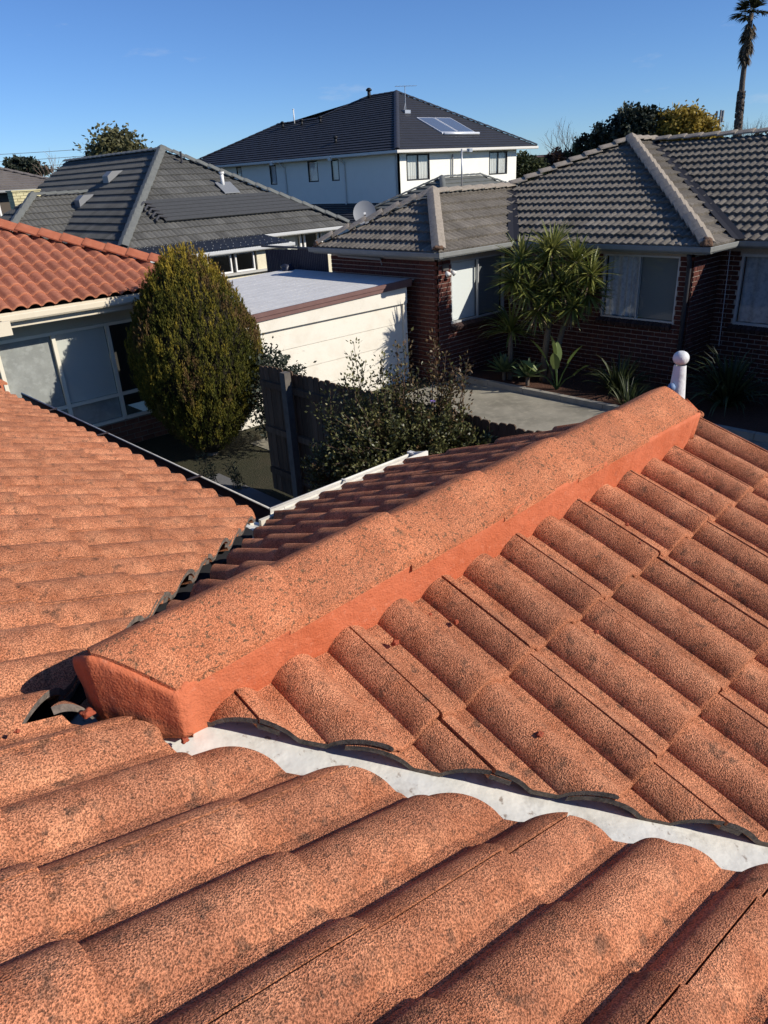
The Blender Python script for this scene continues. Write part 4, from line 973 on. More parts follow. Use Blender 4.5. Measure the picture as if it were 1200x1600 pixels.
def rend_wall(a, b, z0_, z1_, out, holes):
    a, b = Vector((*a, 0)), Vector((*b, 0)); U = (b - a).normalized(); Ln = (b - a).length; N = Vector((*out, 0)); mb = MB()
    us = sorted({0, Ln, *[h[0] for h in holes], *[h[1] for h in holes]}); zs_ = sorted({z0_, z1_, *[h[2] for h in holes], *[h[3] for h in holes]})
    for i in range(len(us) - 1):
        for j in range(len(zs_) - 1):
            cu, cz = (us[i] + us[i + 1]) / 2, (zs_[j] + zs_[j + 1]) / 2
            if any(h[0] < cu < h[1] and h[2] < cz < h[3] for h in holes): continue
            c = a + U * cu - N * .1; c.z = cz; mb.obox(c, U * (us[i + 1] - us[i]) / 2, N * .1, Vector((0, 0, (zs_[j + 1] - zs_[j]) / 2)))
    return mb.build('wall', REND, ts)
WL = [(48.35, 49.0, .30, 1.0), (44.2, 44.95, -.27, .95), (39.72, 40.75, -.22, 1.0), (37.66, 38.4, -.22, .97)]
rend_wall((32, 55.5), (32, 32.54), 0, e - .05, (-1, 0), [(55.5 - b, 55.5 - a, hz(z0_), hz(z1_)) for a, b, z0_, z1_ in WL])
WR = [(32.72, 34.67, -.42, .98), (40.17, 42.05, -.38, .97)]
rend_wall((32, 32.54), (43.0, 32.54), 0, e - .05, (0, -1), [(a - 32, b - 32, hz(z0_), hz(z1_)) for a, b, z0_, z1_ in WR])
MB().box(42.8, 43.0, 32.75, 55, 0, e - .05).build('far_wall', REND, ts)
BF = mat('black_window_frame', (.02, .02, .022), .5); WCUR = mat('white_curtain', (.62, .61, .57), .9)
for a, b, z0_, z1_ in WL: window_unit(ts, (32, b), (32, a), hz(z0_), hz(z1_), (-1, 0), BF, [(1, CURT)], fr=.07)
for a, b, z0_, z1_ in WR: window_unit(ts, (a, 32.54), (b, 32.54), hz(z0_), hz(z1_), (0, -1), BF, [(1, WCUR, glass('window_glass', (.93, .95, .94)), 'curtain'), (1, WCUR, glass('window_glass', (.93, .95, .94)), 'curtain')], fr=.08)
TG = mat('pale_gutter', (.66, .64, .58), .5)
gutter(ts, (31.42, 56, e - .08), (31.42, 31.92, e - .08), (-1, 0), TG, 1.5); gutter(ts, (31.42, 31.92, e - .08), (44.55, 31.92, e - .08), (0, -1), TG, 1.5)
MB().box(31.55, 32, 32.0, 55.5, e - .13, e - .11).build('soffit', TG, ts); MB().box(32, 44.3, 32.0, 32.5, e - .13, e - .11).build('soffit', TG, ts)
for p in ((31.93, 43.14), (31.93, 37.1)):
    mb = MB(); mb.tube([(31.5, p[1], e - .15), (31.9, p[1], e - .45), (31.93, p[1], e - .8), (31.93, p[1], hz(-1.6))], .05, 8); mb.box(31.38, 31.52, p[1] + .6, p[1] + .85, e - .28, e - .05); mb.build('downpipe', TG, ts, smooth=False)
mb = MB(); mb.tube([(36.6, 32.44, e - .3), (36.55, 32.44, hz(-.9))], .05, 8); mb.build('downpipe', mat('grey_downpipe', (.25, .25, .25), .5), ts)
# solar hot water panels, aerial and small roof vents
zy = lambda y: e + (A2[2] - e) / (A2[1] - 32) * (y - 32)
PAN = mat('solar_glass', (.16, .20, .26), .1, spec=.8, metal=.3); PAL = mat('panel_frame', (.72, .74, .76), .4, metal=.3)
sp_ = thing('solar_hot_water', (38.8, 35.2, zy(35.2)), 'pair of glazed solar hot water panels on the slate coloured roof', 'solar panel')
for i in range(2):
    x0 = 37.25 + 1.62 * i; x1 = x0 + 1.55; y0, y1 = 33.85, 36.0; z_ = .08
    fr_ = MB(); up = Vector((0, 0, 1))
    fr_.prism([(x0, y0, zy(y0) + z_ - .1), (x1, y0, zy(y0) + z_ - .1), (x1, y1, zy(y1) + z_ - .1), (x0, y1, zy(y1) + z_ - .1)], (0, 0, .1)); f_ = fr_.build('panel_frame', PAL, sp_)
    MB().prism([(x0 + .07, y0 + .12, zy(y0 + .12) + z_ + .002), (x1 - .07, y0 + .12, zy(y0 + .12) + z_ + .002), (x1 - .07, y1 - .07, zy(y1 - .07) + z_ + .002), (x0 + .07, y1 - .07, zy(y1 - .07) + z_ + .002)], (0, 0, .006)).build('panel_glass', PAN, f_)
MB().tube([(37.2, 33.66, zy(33.66) + .10), (40.5, 33.66, zy(33.66) + .10)], .08, 12).build('pipe', PAL, sp_, smooth=True)
an = thing('tv_antenna', (37.3, 37.0, zy(37.0)), 'thin TV antenna on the two storey roof above the solar panels', 'antenna')
AM = mat('antenna_metal', (.40, .42, .44), .4, metal=.5)
zb_ = zy(37.0); MB().tube([(37.3, 37, zb_ - .05), (37.3, 37, zb_ + 1.45)], .022, 6).build('mast', AM, an)
mb = MB(); mb.tube([(36.75, 37.3, zb_ + 1.42), (37.95, 36.6, zb_ + 1.42)], .014, 5)
for i in range(7):
    q = i / 6; c = Vector((36.78, 37.28, zb_ + 1.42)).lerp(Vector((37.92, 36.62, zb_ + 1.42)), q); w_ = .28 - .16 * q; mb.tube([c - Vector((.5, .86, 0)) * w_, c + Vector((.5, .86, 0)) * w_], .008, 4)
mb.build('elements', AM, an); MB().tube([(37.05, 36.9, zb_ + .05), (37.3, 37, zb_ + .5), (37.5, 37.1, zb_ + .12)], .012, 5).build('stay', AM, an); MB().box(37.0, 37.5, 36.75, 37.15, zb_ - .1, zb_ + .09).build('base', AM, an)
BV = mat('black_vent', (.015, .016, .018), .5)
for nm, x, y, r_, h_, m in (('roof_vent', 39.4, 42.6, .2, .45, BV), ('flue', 36.75, 47.9, .07, .95, WHITE), ('roof_vent', 36.4, 48.9, .16, .3, BV), ('roof_vent', 36.4, 46.6, .16, .3, BV), ('roof_vent', 36.4, 44.5, .16, .3, BV), ('roof_vent', 33.1, 39.1, .16, .28, BV)):
    b = MB().tube([(x, y, zx(x) - .1), (x, y, zx(x) + h_)], r_ * .6, 10).build(nm, m, ts, smooth=True)
    MB().lathe([(0, 0), (r_, 0), (r_ * 1.05, r_ * .4), (r_ * .5, r_ * .9), (0, r_)], (x, y, zx(x) + h_ - .02), 12).build('cowl', m, b, smooth=True)
# single storey part in front with its own ribbed roof, and the lower roof along the side wall
LR = mat('grey_green_ribbed_tile', (.15, .155, .14), .8, [(2, 3, .4, .65, (.115, .12, .11), .8)], [(40, 1, .01)], spec=.3)
ez = hz(-1.45); rz = hz(-.27)
course_roof(ts, [(24.7, 26.9, ez), (24.7, 22.3, ez), (27.0, 24.6, rz)], .33, LR, .05, 'lower_roof_slope')
course_roof(ts, [(24.7, 22.3, ez), (32.0, 22.3, ez), (29.7, 24.6, rz), (27.0, 24.6, rz)], .33, LR, .05, 'lower_roof_slope')
MB().add([(32, 22.3, ez), (32, 26.9, ez), (29.7, 24.6, rz - .04), (24.7, 26.9, ez), (27, 24.6, rz - .04)], [(0, 1, 2), (1, 3, 4, 2)]).build('far_roof_slope', LR, ts)
for a, b in (((24.7, 22.3, ez + .05), (27, 24.6, rz + .04)), ((24.7, 26.9, ez + .05), (27, 24.6, rz + .04)), ((32, 22.3, ez + .05), (29.7, 24.6, rz + .04)), ((27, 24.6, rz + .03), (29.7, 24.6, rz + .03))): simple_caps(ts, a, b, LR, L=.45, name='hip_cap')
MB().box(25.2, 31.5, 22.8, 26.4, 0, ez - .02).build('lower_wall', REND, ts)
course_roof(ts, [(29.2, 47, hz(-2.45)), (29.2, 31.0, hz(-2.45)), (32, 31.0, hz(-1.55)), (32, 47, hz(-1.55))], .36, SL, .05, 'lower_roof_slope')
MB().box(29.6, 31.9, 31.4, 46.8, 0, hz(-2.5)).build('lower_wall', REND, ts)

# ------------------------------------------------------------------ house far down the street, its roof over the bungalow
fh = thing('distant_house', (12.2, 40, 0), 'distant house with a brown grey tiled roof beyond the charcoal wing', 'house')
FT = mat('taupe_tile', (.17, .15, .135), .85, [(1.5, 3, .4, .65, (.13, .115, .105), .8)], [(20, 1, .02)])
ez = hz(.22); rz = hz(1.15)
course_roof(fh, [(9.0, 36.3, ez), (15.0, 36.3, ez), (12.6, 39.2, rz), (11.4, 39.2, rz)], .33, FT, .04, 'roof_slope')
course_roof(fh, [(9.0, 42.2, ez), (9.0, 36.3, ez), (11.4, 39.2, rz)], .33, FT, .06, 'roof_slope')
course_roof(fh, [(15.0, 36.3, ez), (15.0, 42.2, ez), (12.6, 39.2, rz)], .33, FT, .04, 'roof_slope')
course_roof(fh, [(4.0, 38.2, hz(.05)), (10.4, 38.2, hz(.05)), (10.4, 40.4, hz(.95)), (6.0, 40.4, hz(.95))], .33, FT, .05, 'roof_slope')
for a, b in (((9.05, 36.35, ez + .05), (11.4, 39.2, rz + .04)), ((14.95, 36.35, ez + .05), (12.6, 39.2, rz + .04)), ((11.4, 39.2, rz + .03), (12.6, 39.2, rz + .03))): simple_caps(fh, a, b, FT, L=.5, name='hip_cap')
MB().box(9.5, 14.5, 36.8, 41.8, 0, ez - .02).build('wall', mat('dark_far_brick', (.09, .075, .06), .9), fh)
window_unit(fh, (10.4, 36.79), (11.6, 36.79), hz(-1.0), hz(-.1), (0, -1), WHITE, [(1, BLIND)], fr=.08)
gutter(fh, (8.9, 36.22, ez - .06), (15.1, 36.22, ez - .06), (0, -1), SOF)
ch = thing('brick_chimney', (8.9, 25.9, 0), 'squat cream brick chimney beyond the charcoal wing', 'chimney')
YB = mat('cream_brick', (.62, .56, .33), .9, [(6, 2, .4, .62, (.54, .48, .27), .8)], rand=.12)
cx0, cx1, cy0 = 9.05, 9.95, 27.2
shaft = MB().box(cx0 + .02, cx1 - .02, cy0 + .02, cy0 + .5, hz(-1.2), hz(.09)).build('shaft', mat('chimney_joint', (.42, .38, .26), .95), ch)
for j in range(9):
    z = hz(-.30) + .043 + .043 * 0 + .086 * (j - 4); off = .115 if j % 2 else 0; u = cx0 - off
    while u < cx1:
        a_, b_ = max(u, cx0), min(u + .22, cx1)
        if b_ - a_ > .03: MB().box(a_, b_, cy0, cy0 + .1, z - .037, z + .037).build('brick', YB, shaft)
        u += .232
    MB().box(cx0 - .002, cx0 + .1, cy0 + .11, cy0 + .48, z - .037, z + .037).build('brick', YB, shaft)
MB().box(cx0 - .03, cx1 + .03, cy0 - .03, cy0 + .53, hz(.09), hz(.13)).build('cap', YB, ch)
# power lines far off
pl_ = thing('power_line', (10, 60, 0), 'faint power lines strung beyond the far rooftops', 'power line')
WIRE = mat('wire_grey', (.12, .12, .13), .6)
for k, zz in enumerate((2.9, 2.45, 2.0)):
    MB().tube([(2 + t * 26 / 12, 62 - t * 4 / 12, hz(zz) - .35 * math.sin(math.pi * t / 12)) for t in range(13)], .016, 4).build('wire', WIRE, pl_)
for x, y in ((2, 62), (28, 58)): MB().tube([(x, y, 0), (x, y, hz(3.1))], .11, 8).build('pole', FWD, pl_)
# ------------------------------------------------------------------ plants
def leaf_mat(name, lo, mid, hi, trans=.25, rough=.6, spec=.3, dead=None):
    """leaf colour by a per-leaf tone (0..1); dead: colour of withered leaves"""
    if name in MATS: return MATS[name]
    m = bpy.data.materials.new(name); m.use_nodes = True; nt = m.node_tree; N = nt.nodes; L = nt.links; b = N['Principled BSDF']
    b.inputs['Roughness'].default_value = rough; b.inputs['Specular IOR Level'].default_value = spec
    a = N.new('ShaderNodeAttribute'); a.attribute_name = 'tone'; r = ramp(N, [(0, lo), (.5, mid), (1, hi)]); L.new(a.outputs['Fac'], r.inputs[0]); cur = r.outputs[0]
    if dead:
        d = N.new('ShaderNodeAttribute'); d.attribute_name = 'dead'; mx = N.new('ShaderNodeMix'); mx.data_type = 'RGBA'; mx.inputs['B'].default_value = (*dead, 1); L.new(d.outputs['Fac'], mx.inputs['Factor']); L.new(cur, mx.inputs['A']); cur = mx.outputs['Result']
    L.new(cur, b.inputs['Base Color'])
    tr = N.new('ShaderNodeBsdfTranslucent'); L.new(cur, tr.inputs['Color']); ms = N.new('ShaderNodeMixShader'); ms.inputs[0].default_value = trans
    L.new(b.outputs[0], ms.inputs[1]); L.new(tr.outputs[0], ms.inputs[2]); L.new(ms.outputs[0], N['Material Output'].inputs['Surface'])
    MATS[name] = m; return m
def unit(a): return a / np.maximum(np.linalg.norm(a, axis=1, keepdims=True), 1e-9)
def leaf_cloud(name, P, D, Ln, Wd, tone, m, parent, dead=None, fold=0.0):
    """diamond leaves at P pointing along D"""
    n = len(P); D = unit(D); rv = unit(nrs.normal(size=(n, 3))); W = unit(np.cross(D, rv)); Ln = np.asarray(Ln).reshape(-1, 1); Wd = np.asarray(Wd).reshape(-1, 1)
    mid = P + D * Ln * .45 + np.cross(D, W) * Ln * fold
    V = np.stack([P, mid + W * Wd / 2, P + D * Ln, mid - W * Wd / 2], 1).reshape(-1, 3) - np.array(wloc(parent))
    me = bpy.data.meshes.new(name); me.vertices.add(4 * n); me.vertices.foreach_set('co', V.astype('f').ravel()); me.loops.add(4 * n); me.loops.foreach_set('vertex_index', np.arange(4 * n, dtype='i'))
    me.polygons.add(n); me.polygons.foreach_set('loop_start', np.arange(0, 4 * n, 4, dtype='i')); me.polygons.foreach_set('loop_total', np.full(n, 4, 'i'))
    a = me.attributes.new('tone', 'FLOAT', 'POINT'); a.data.foreach_set('value', np.repeat(np.clip(tone, 0, 1), 4).astype('f'))
    if dead is not None:
        a = me.attributes.new('dead', 'FLOAT', 'POINT'); a.data.foreach_set('value', np.repeat(np.clip(dead, 0, 1), 4).astype('f'))
    me.materials.append(m); me.update(calc_edges=True); me.validate(); return link(name, me, parent)
def blades(name, leaves, m, parent, seg=5):
    """sword leaves: (root, direction, length, width, droop, tone); each a tapering arched ribbon with a shallow fold"""
    V, F, T = [], [], []
    for root, d, ln, wd, dr, tn in leaves:
        p = Vector(root); d = Vector(d).normalized(); s = d.cross(Vector((0, 0, 1)))
        if s.length < .05: s = Vector((1, 0, 0))
        s.normalize(); s = Matrix.Rotation(rnd.uniform(-.5, .5), 3, d) @ s; k = len(V); st = ln / seg
        for i in range(seg + 1):
            q = i / seg; w = wd * (min(1, .55 + 1.6 * q) if q < .35 else max(.02, (1 - ((q - .35) / .65) ** 2.2))) / 2; n = s.cross(d).normalized()
            V += [p - s * w + n * w * .35, p, p + s * w + n * w * .35]; T += [tn] * 3
            p = p + d * st; d = (d + Vector((0, 0, -1)) * dr * st * (0.4 + 1.6 * q)).normalized()
        for i in range(seg):
            a = k + 3 * i; F += [(a, a + 1, a + 4, a + 3), (a + 1, a + 2, a + 5, a + 4)]
    me = bpy.data.meshes.new(name); o = wloc(parent); me.from_pydata([tuple(v - o) for v in V], [], F); me.materials.append(m)
    a = me.attributes.new('tone', 'FLOAT', 'POINT'); a.data.foreach_set('value', T); me.update(); return link(name, me, parent)
BARK = mat('grey_bark', (.15, .125, .10), .95, [(30, 4, .4, .7, (.09, .075, .06), .8)], [(50, 3, .01)])
TWIG = mat('brown_twig', (.10, .065, .045), .95)

# --- conical cypress
cy = thing('cypress', (5.52, 10.17, 0), 'dense golden green conical cypress shrub with brown patches', 'conifer')
def cypress():
    cx, cy_ = 5.52, 10.17; tz = [.08, .22, .44, .78, 1.30, 1.83, 2.36, 2.76, 2.98, 3.10]; tr = [.20, .40, .58, .81, .96, .96, .72, .46, .26, .05]
    rg_ = random.Random(2); P, D, LL, WW, T, X = [], [], [], [], [], []; nt = 0; lim = 5000
    while nt < lim:      # upright plumes of scale foliage
        z = rg_.uniform(.12, 3.08); r = float(np.interp(z, tz, tr))
        if rg_.random() > r / .93 + .08: continue
        nt += 1; th = rg_.uniform(0, 6.2832); o = Vector((math.cos(th), math.sin(th), 0)); q = Vector((o.x * 5, o.y * 5, z * 1.6)); n1 = mnoise.noise(q); n2 = mnoise.noise(q * 3.1)
        rr = r * (1 + .055 * n1 + .045 * n2) - rg_.expovariate(26) + .01
        root = Vector((cx, cy_, z)) + o * rr; ax = (Vector((0, 0, 1)) + o * rg_.uniform(-.1, .22) + Vector((rg_.gauss(0, .09), rg_.gauss(0, .09), 0))).normalized(); ln = rg_.uniform(.10, .20); w = rg_.uniform(.016, .030)
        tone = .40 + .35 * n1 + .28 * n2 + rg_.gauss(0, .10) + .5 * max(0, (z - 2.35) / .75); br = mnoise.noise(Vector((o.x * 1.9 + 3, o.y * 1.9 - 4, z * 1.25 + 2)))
        dead = min(.8, max(0, (br - .17) * 5)) if rg_.random() < .7 else 0
        for k in range(26):
            f = rg_.random(); s_ = w * (1.15 - f); P.append(root + ax * ln * f + Vector((rg_.gauss(0, s_), rg_.gauss(0, s_), 0)) * .8); D.append(ax * 1.1 + Vector((rg_.gauss(0, .35), rg_.gauss(0, .35), rg_.gauss(0, .15)))); LL.append(rg_.uniform(.028, .055)); WW.append(rg_.uniform(.008, .014)); T.append(tone + .22 * (f - .4) + rg_.gauss(0, .06)); X.append(dead)
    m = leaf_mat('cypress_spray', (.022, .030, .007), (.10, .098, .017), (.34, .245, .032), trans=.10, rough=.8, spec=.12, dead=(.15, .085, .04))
    a = lambda l: np.array([tuple(p) for p in l])
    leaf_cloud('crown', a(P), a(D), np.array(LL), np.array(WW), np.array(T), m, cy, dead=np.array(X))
    mb = MB(); mb.lathe([(0, .1)] + [(r * .86, z) for r, z in zip(tr, tz)] + [(0, 3.03)], (cx, cy_, 0), 24); mb.build('blocking_core', mat('dark_crown_core', (.016, .014, .007), .95, [(25, 2, .4, .7, (.028, .022, .011), .8)], [(30, 2, .05)]), cy)  # opaque dark core, added to block light inside the crown
    MB().tube([(cx, cy_, 0), (cx, cy_, .4)], [.09, .07], 8).build('trunk', BARK, cy)
cypress()

# --- leafy bush in front of the paling fence
bu = thing('leafy_bush', (4.70, 4.98, 0), 'loose small leaved bush with dry upright shoots in front of the paling fence', 'bush')
def bush():
    tw = MB(); P, D, T, X = [], [], [], []; rg = random.Random(17)
    lobes = [((4.62, 5.06, 1.38), (.62, .62, .70), 520), ((4.95, 4.74, 1.38), (.52, .52, .62), 430), ((5.22, 4.40, 1.42), (.32, .36, .34), 190), ((4.34, 5.34, 1.2), (.42, .42, .58), 220)]
    for c, r, n in lobes:
        c = Vector(c)
        for i in range(n):
            d = Vector((rg.gauss(0, 1), rg.gauss(0, 1), rg.gauss(.25, .9))).normalized(); k = rg.uniform(.75, 1.08); e = c + Vector((d.x * r[0], d.y * r[1], d.z * r[2])) * k; s = c + (e - c) * .45 + Vector((0, 0, -.1)); m = (s + e) / 2 + Vector((rg.gauss(0, .04), rg.gauss(0, .04), .04))
            tw.tube([s, m, e], [.005, .004, .002], 3, cap=False)
            tn = rg.gauss(.45, .17); dd = 1.0 if rg.random() < .07 else 0.0
            for q in range(30):
                f = rg.uniform(.15, 1.02); p = s.lerp(m, f * 2) if f < .5 else m.lerp(e, f * 2 - 1); P.append(p + Vector((rg.gauss(0, .018), rg.gauss(0, .018), rg.gauss(0, .018)))); D.append(d * .7 + Vector((rg.gauss(0, .7), rg.gauss(0, .7), rg.gauss(.15, .6)))); T.append(tn + rg.gauss(0, .15)); X.append(dd * rg.uniform(.4, 1))
    shoots = [(4.55, 5.16, 2.58, 0), (4.42, 5.32, 2.30, 0), (4.62, 5.05, 2.42, 0), (4.70, 5.0, 2.36, .2), (4.50, 5.22, 2.35, 0), (4.88, 4.86, 2.62, .8), (5.08, 4.68, 2.58, .9), (5.14, 4.60, 2.40, .9), (5.0, 4.74, 2.45, .7), (4.95, 4.80, 2.30, .6), (5.18, 4.56, 2.22, .8), (4.80, 4.92, 2.22, .3), (4.36, 5.40, 2.12, 0), (5.06, 4.70, 2.15, .6), (4.74, 4.96, 2.20, .2), (4.60, 5.1, 2.2, .0), (5.12, 4.64, 2.3, .7), (4.84, 4.88, 2.38, .6)]
    for x, y, z, dd in shoots:
        for j in range(2):
            s = Vector((x + rg.gauss(0, .05), y + rg.gauss(0, .05), 1.5)); e = Vector((x + rg.gauss(0, .07), y + rg.gauss(0, .07), z - .12 * j)); m = (s + e) / 2 + Vector((rg.gauss(0, .03), rg.gauss(0, .03), 0)); tw.tube([s, m, e], [.006, .005, .002], 4, cap=False)
            for q in range(84):
                f = rg.uniform(.35, 1.0); p = s.lerp(m, f * 2) if f < .5 else m.lerp(e, f * 2 - 1); sd = Vector((rg.gauss(0, 1), rg.gauss(0, 1), rg.gauss(.5, .5))).normalized()
                p = p + sd * rg.uniform(0, .10); P.append(p); D.append(sd + Vector((0, 0, .4))); T.append(rg.gauss(.5, .18)); X.append(1.0 * (rg.random() < dd) * rg.uniform(.5, 1))
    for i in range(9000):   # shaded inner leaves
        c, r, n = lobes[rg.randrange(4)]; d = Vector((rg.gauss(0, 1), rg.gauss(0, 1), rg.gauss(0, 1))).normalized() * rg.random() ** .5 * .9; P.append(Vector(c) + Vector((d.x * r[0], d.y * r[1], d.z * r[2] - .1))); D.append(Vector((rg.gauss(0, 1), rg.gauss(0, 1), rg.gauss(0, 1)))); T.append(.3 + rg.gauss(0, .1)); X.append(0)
    for k in range(7):
        a = k * .9; tw.tube([(4.70 + .05 * math.cos(a), 4.98 + .05 * math.sin(a), 0), (4.70 + .2 * math.cos(a), 4.98 + .2 * math.sin(a), .6), (4.75 + .45 * math.cos(a), 4.95 + .4 * math.sin(a), 1.4)], [.025, .018, .007], 6)
    tw.build('twigs', TWIG, bu)
    n = len(P); m = leaf_mat('bush_leaf', (.025, .030, .011), (.10, .105, .034), (.26, .235, .09), trans=.22, rough=.45, spec=.4, dead=(.15, .085, .04))
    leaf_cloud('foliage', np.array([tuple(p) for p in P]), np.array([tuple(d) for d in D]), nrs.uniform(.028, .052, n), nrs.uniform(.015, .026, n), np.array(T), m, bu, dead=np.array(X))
    fm = mat('mauve_petal', (.32, .22, .55), .7); mb = MB(); mb.lathe([(0, 0), (.02, .004), (.03, .018), (.012, .014), (0, .012)], (4.98, 4.70, 1.97), 6); mb.build('flower', fm, bu)
bush()

# --- cabbage tree (several heads on leaning stems)
SW = leaf_mat('sword_leaf', (.055, .080, .015), (.13, .155, .03), (.32, .31, .09), trans=.25, rough=.4, spec=.5)
SWD = leaf_mat('dead_sword_leaf', (.12, .085, .05), (.17, .125, .075), (.22, .17, .10), trans=.1, rough=.8)
def rosette(root, n, ln, wd, rg, up=.25, lo=-.75, droop=1.6, tone=.5):
    out = []
    for i in range(n):
        z = rg.uniform(lo, 1.0); a = rg.uniform(0, 2 * math.pi); r = math.sqrt(max(0, 1 - z * z)); d = Vector((r * math.cos(a), r * math.sin(a), z + up)); k = rg.uniform(.75, 1.1)
        out.append((Vector(root) + d.normalized() * .03, d, ln * k * (1 if z > -.2 else .8), wd * rg.uniform(.8, 1.1), droop * rg.uniform(.6, 1.4), tone + rg.gauss(0, .2)))
    return out
ct = thing('cabbage_tree', (12.1, 8.3, .06), 'cabbage tree with several spiky green heads against the brick house', 'tree')
rg = random.Random(9); heads = [(11.98, 8.28, 2.38), (11.56, 8.72, 2.05), (11.80, 8.34, 1.50), (12.34, 7.60, 1.78), (12.24, 7.84, 2.35), (11.62, 8.62, 2.40), (11.70, 8.50, 1.85), (12.05, 8.0, 1.95), (12.02, 8.22, 2.60), (12.30, 7.55, 2.12), (11.95, 8.15, 1.75), (12.15, 7.80, 1.55)]
lv = []; dl = []
for h_ in heads:
    lv += rosette(h_, 105, .58, .042, rg, up=.08, lo=-.9, droop=.75, tone=.66); dl += rosette((h_[0], h_[1], h_[2] - .08), 14, .42, .03, rg, up=-.9, lo=-.9, droop=1.0)
blades('foliage', lv, SW, ct); blades('dead_leaves', dl, SWD, ct)
mb = MB(); F1, F2 = Vector((12.02, 8.22, 1.15)), Vector((12.2, 7.98, 1.2))
mb.tube([(12.1, 8.36, 0), (12.07, 8.33, .5), (12.03, 8.26, 1.0), F1], [.085, .065, .06, .055], 10); mb.tube([(12.15, 8.28, 0), (12.2, 8.15, .6), (12.22, 8.05, 1.1), F2], [.08, .06, .055, .05], 10)
for i, h_ in enumerate(heads):
    s = F1 if i in (0, 1, 2, 5, 6, 8, 10) else F2; h_ = Vector(h_); mb.tube([s, s.lerp(h_, .5) + Vector((0, 0, -.06)), h_], [.045, .036, .03], 8)
mb.build('trunk', mat('cabbage_tree_bark', (.17, .135, .10), .95, [(30, 4, .4, .7, (.10, .08, .06), .8)], [(40, 3, .01)]), ct, smooth=True)
yc = thing('young_cabbage_tree', (11.85, 9.0, .06), 'low young cabbage tree with drooping leaves at the inner wall corner', 'plant')
blades('foliage', rosette((11.85, 9.0, 1.0), 90, .78, .038, rg, up=.35, lo=-.5, droop=1.9, tone=.35), SW, yc); MB().tube([(11.85, 9.0, 0), (11.85, 9.0, 1.0)], [.06, .045], 8).build('trunk', BARK, yc)
AG = leaf_mat('agave_leaf', (.05, .085, .035), (.10, .145, .062), (.17, .21, .10), trans=.12, rough=.5, spec=.3)
for x, y, s_, lb in ((11.72, 9.05, .46, 'broad leaved agave rosette under the young cabbage tree'), (11.66, 8.42, .40, 'smaller agave rosette beside the cabbage tree stems')):
    t = thing('agave', (x, y, .06), lb, 'plant'); L_ = []
    for i in range(30):
        a = i * 2.4; e_ = .15 + 1.1 * i / 30; d = Vector((math.cos(a) * math.cos(e_), math.sin(a) * math.cos(e_), math.sin(e_))); L_.append(((x, y, .22), d, s_ * rg.uniform(.85, 1.1), .10, .5, rg.uniform(.2, .9)))
    blades('leaves', L_, AG, t); MB().tube([(x, y, 0), (x, y, .24)], .04, 7).build('stem', BARK, t)
ST = leaf_mat('paddle_leaf', (.05, .09, .025), (.10, .15, .04), (.20, .25, .08), trans=.25, rough=.4, spec=.4)
st_ = thing('bird_of_paradise', (11.75, 7.80, .06), 'bird of paradise plant with broad paddle leaves in the bed', 'plant'); L_ = []; mb = MB()
for i, (dx, dy, h_, wl) in enumerate(((-.10, .22, .95, .48), (.05, -.20, .85, .45), (-.15, -.05, .70, .40), (.12, .10, .80, .42), (-.2, .35, .55, .36), (.0, -.38, .55, .38), (-.05, .05, 1.05, .42))):
    b = Vector((11.75, 7.80, .06)); e_ = b + Vector((dx, dy, h_ * .62)); mb.tube([b, b.lerp(e_, .5) + Vector((0, 0, .06)), e_], [.016, .013, .009], 6); L_.append((e_, Vector((dx * 1.6, dy * 1.6, .55)), wl, .19, 1.1, rg.uniform(.3, 1)))
blades('leaves', L_, ST, st_); mb.build('stems', ST, st_)
DI = leaf_mat('strap_leaf', (.016, .026, .009), (.04, .055, .018), (.15, .16, .06), trans=.2, rough=.45, spec=.4)
for x, y, n, l_, w_, lb in ((12.2, 6.75, 130, .85, .030, 'clump of dark strappy leaves below the curtained brick house window'), (11.6, 6.2, 60, .6, .026, 'lower strappy clump at the shaded end of the garden bed'), (12.6, 4.9, 170, 1.15, .045, 'large dark spiky clump in the deep shade below the bluish window')):
    t = thing('strap_leaf_clump', (x, y, .06), lb, 'plant'); L_ = []
    for i in range(n):
        a = rg.uniform(0, 6.28); r = rg.uniform(0, .12); e_ = rg.uniform(.55, 1.45); L_.append(((x + r * math.cos(a), y + r * math.sin(a), .05), (math.cos(a) * math.cos(e_), math.sin(a) * math.cos(e_), math.sin(e_)), l_ * rg.uniform(.6, 1.1), w_, 1.7, rg.gauss(.45, .25)))
    blades('leaves', L_, DI, t)
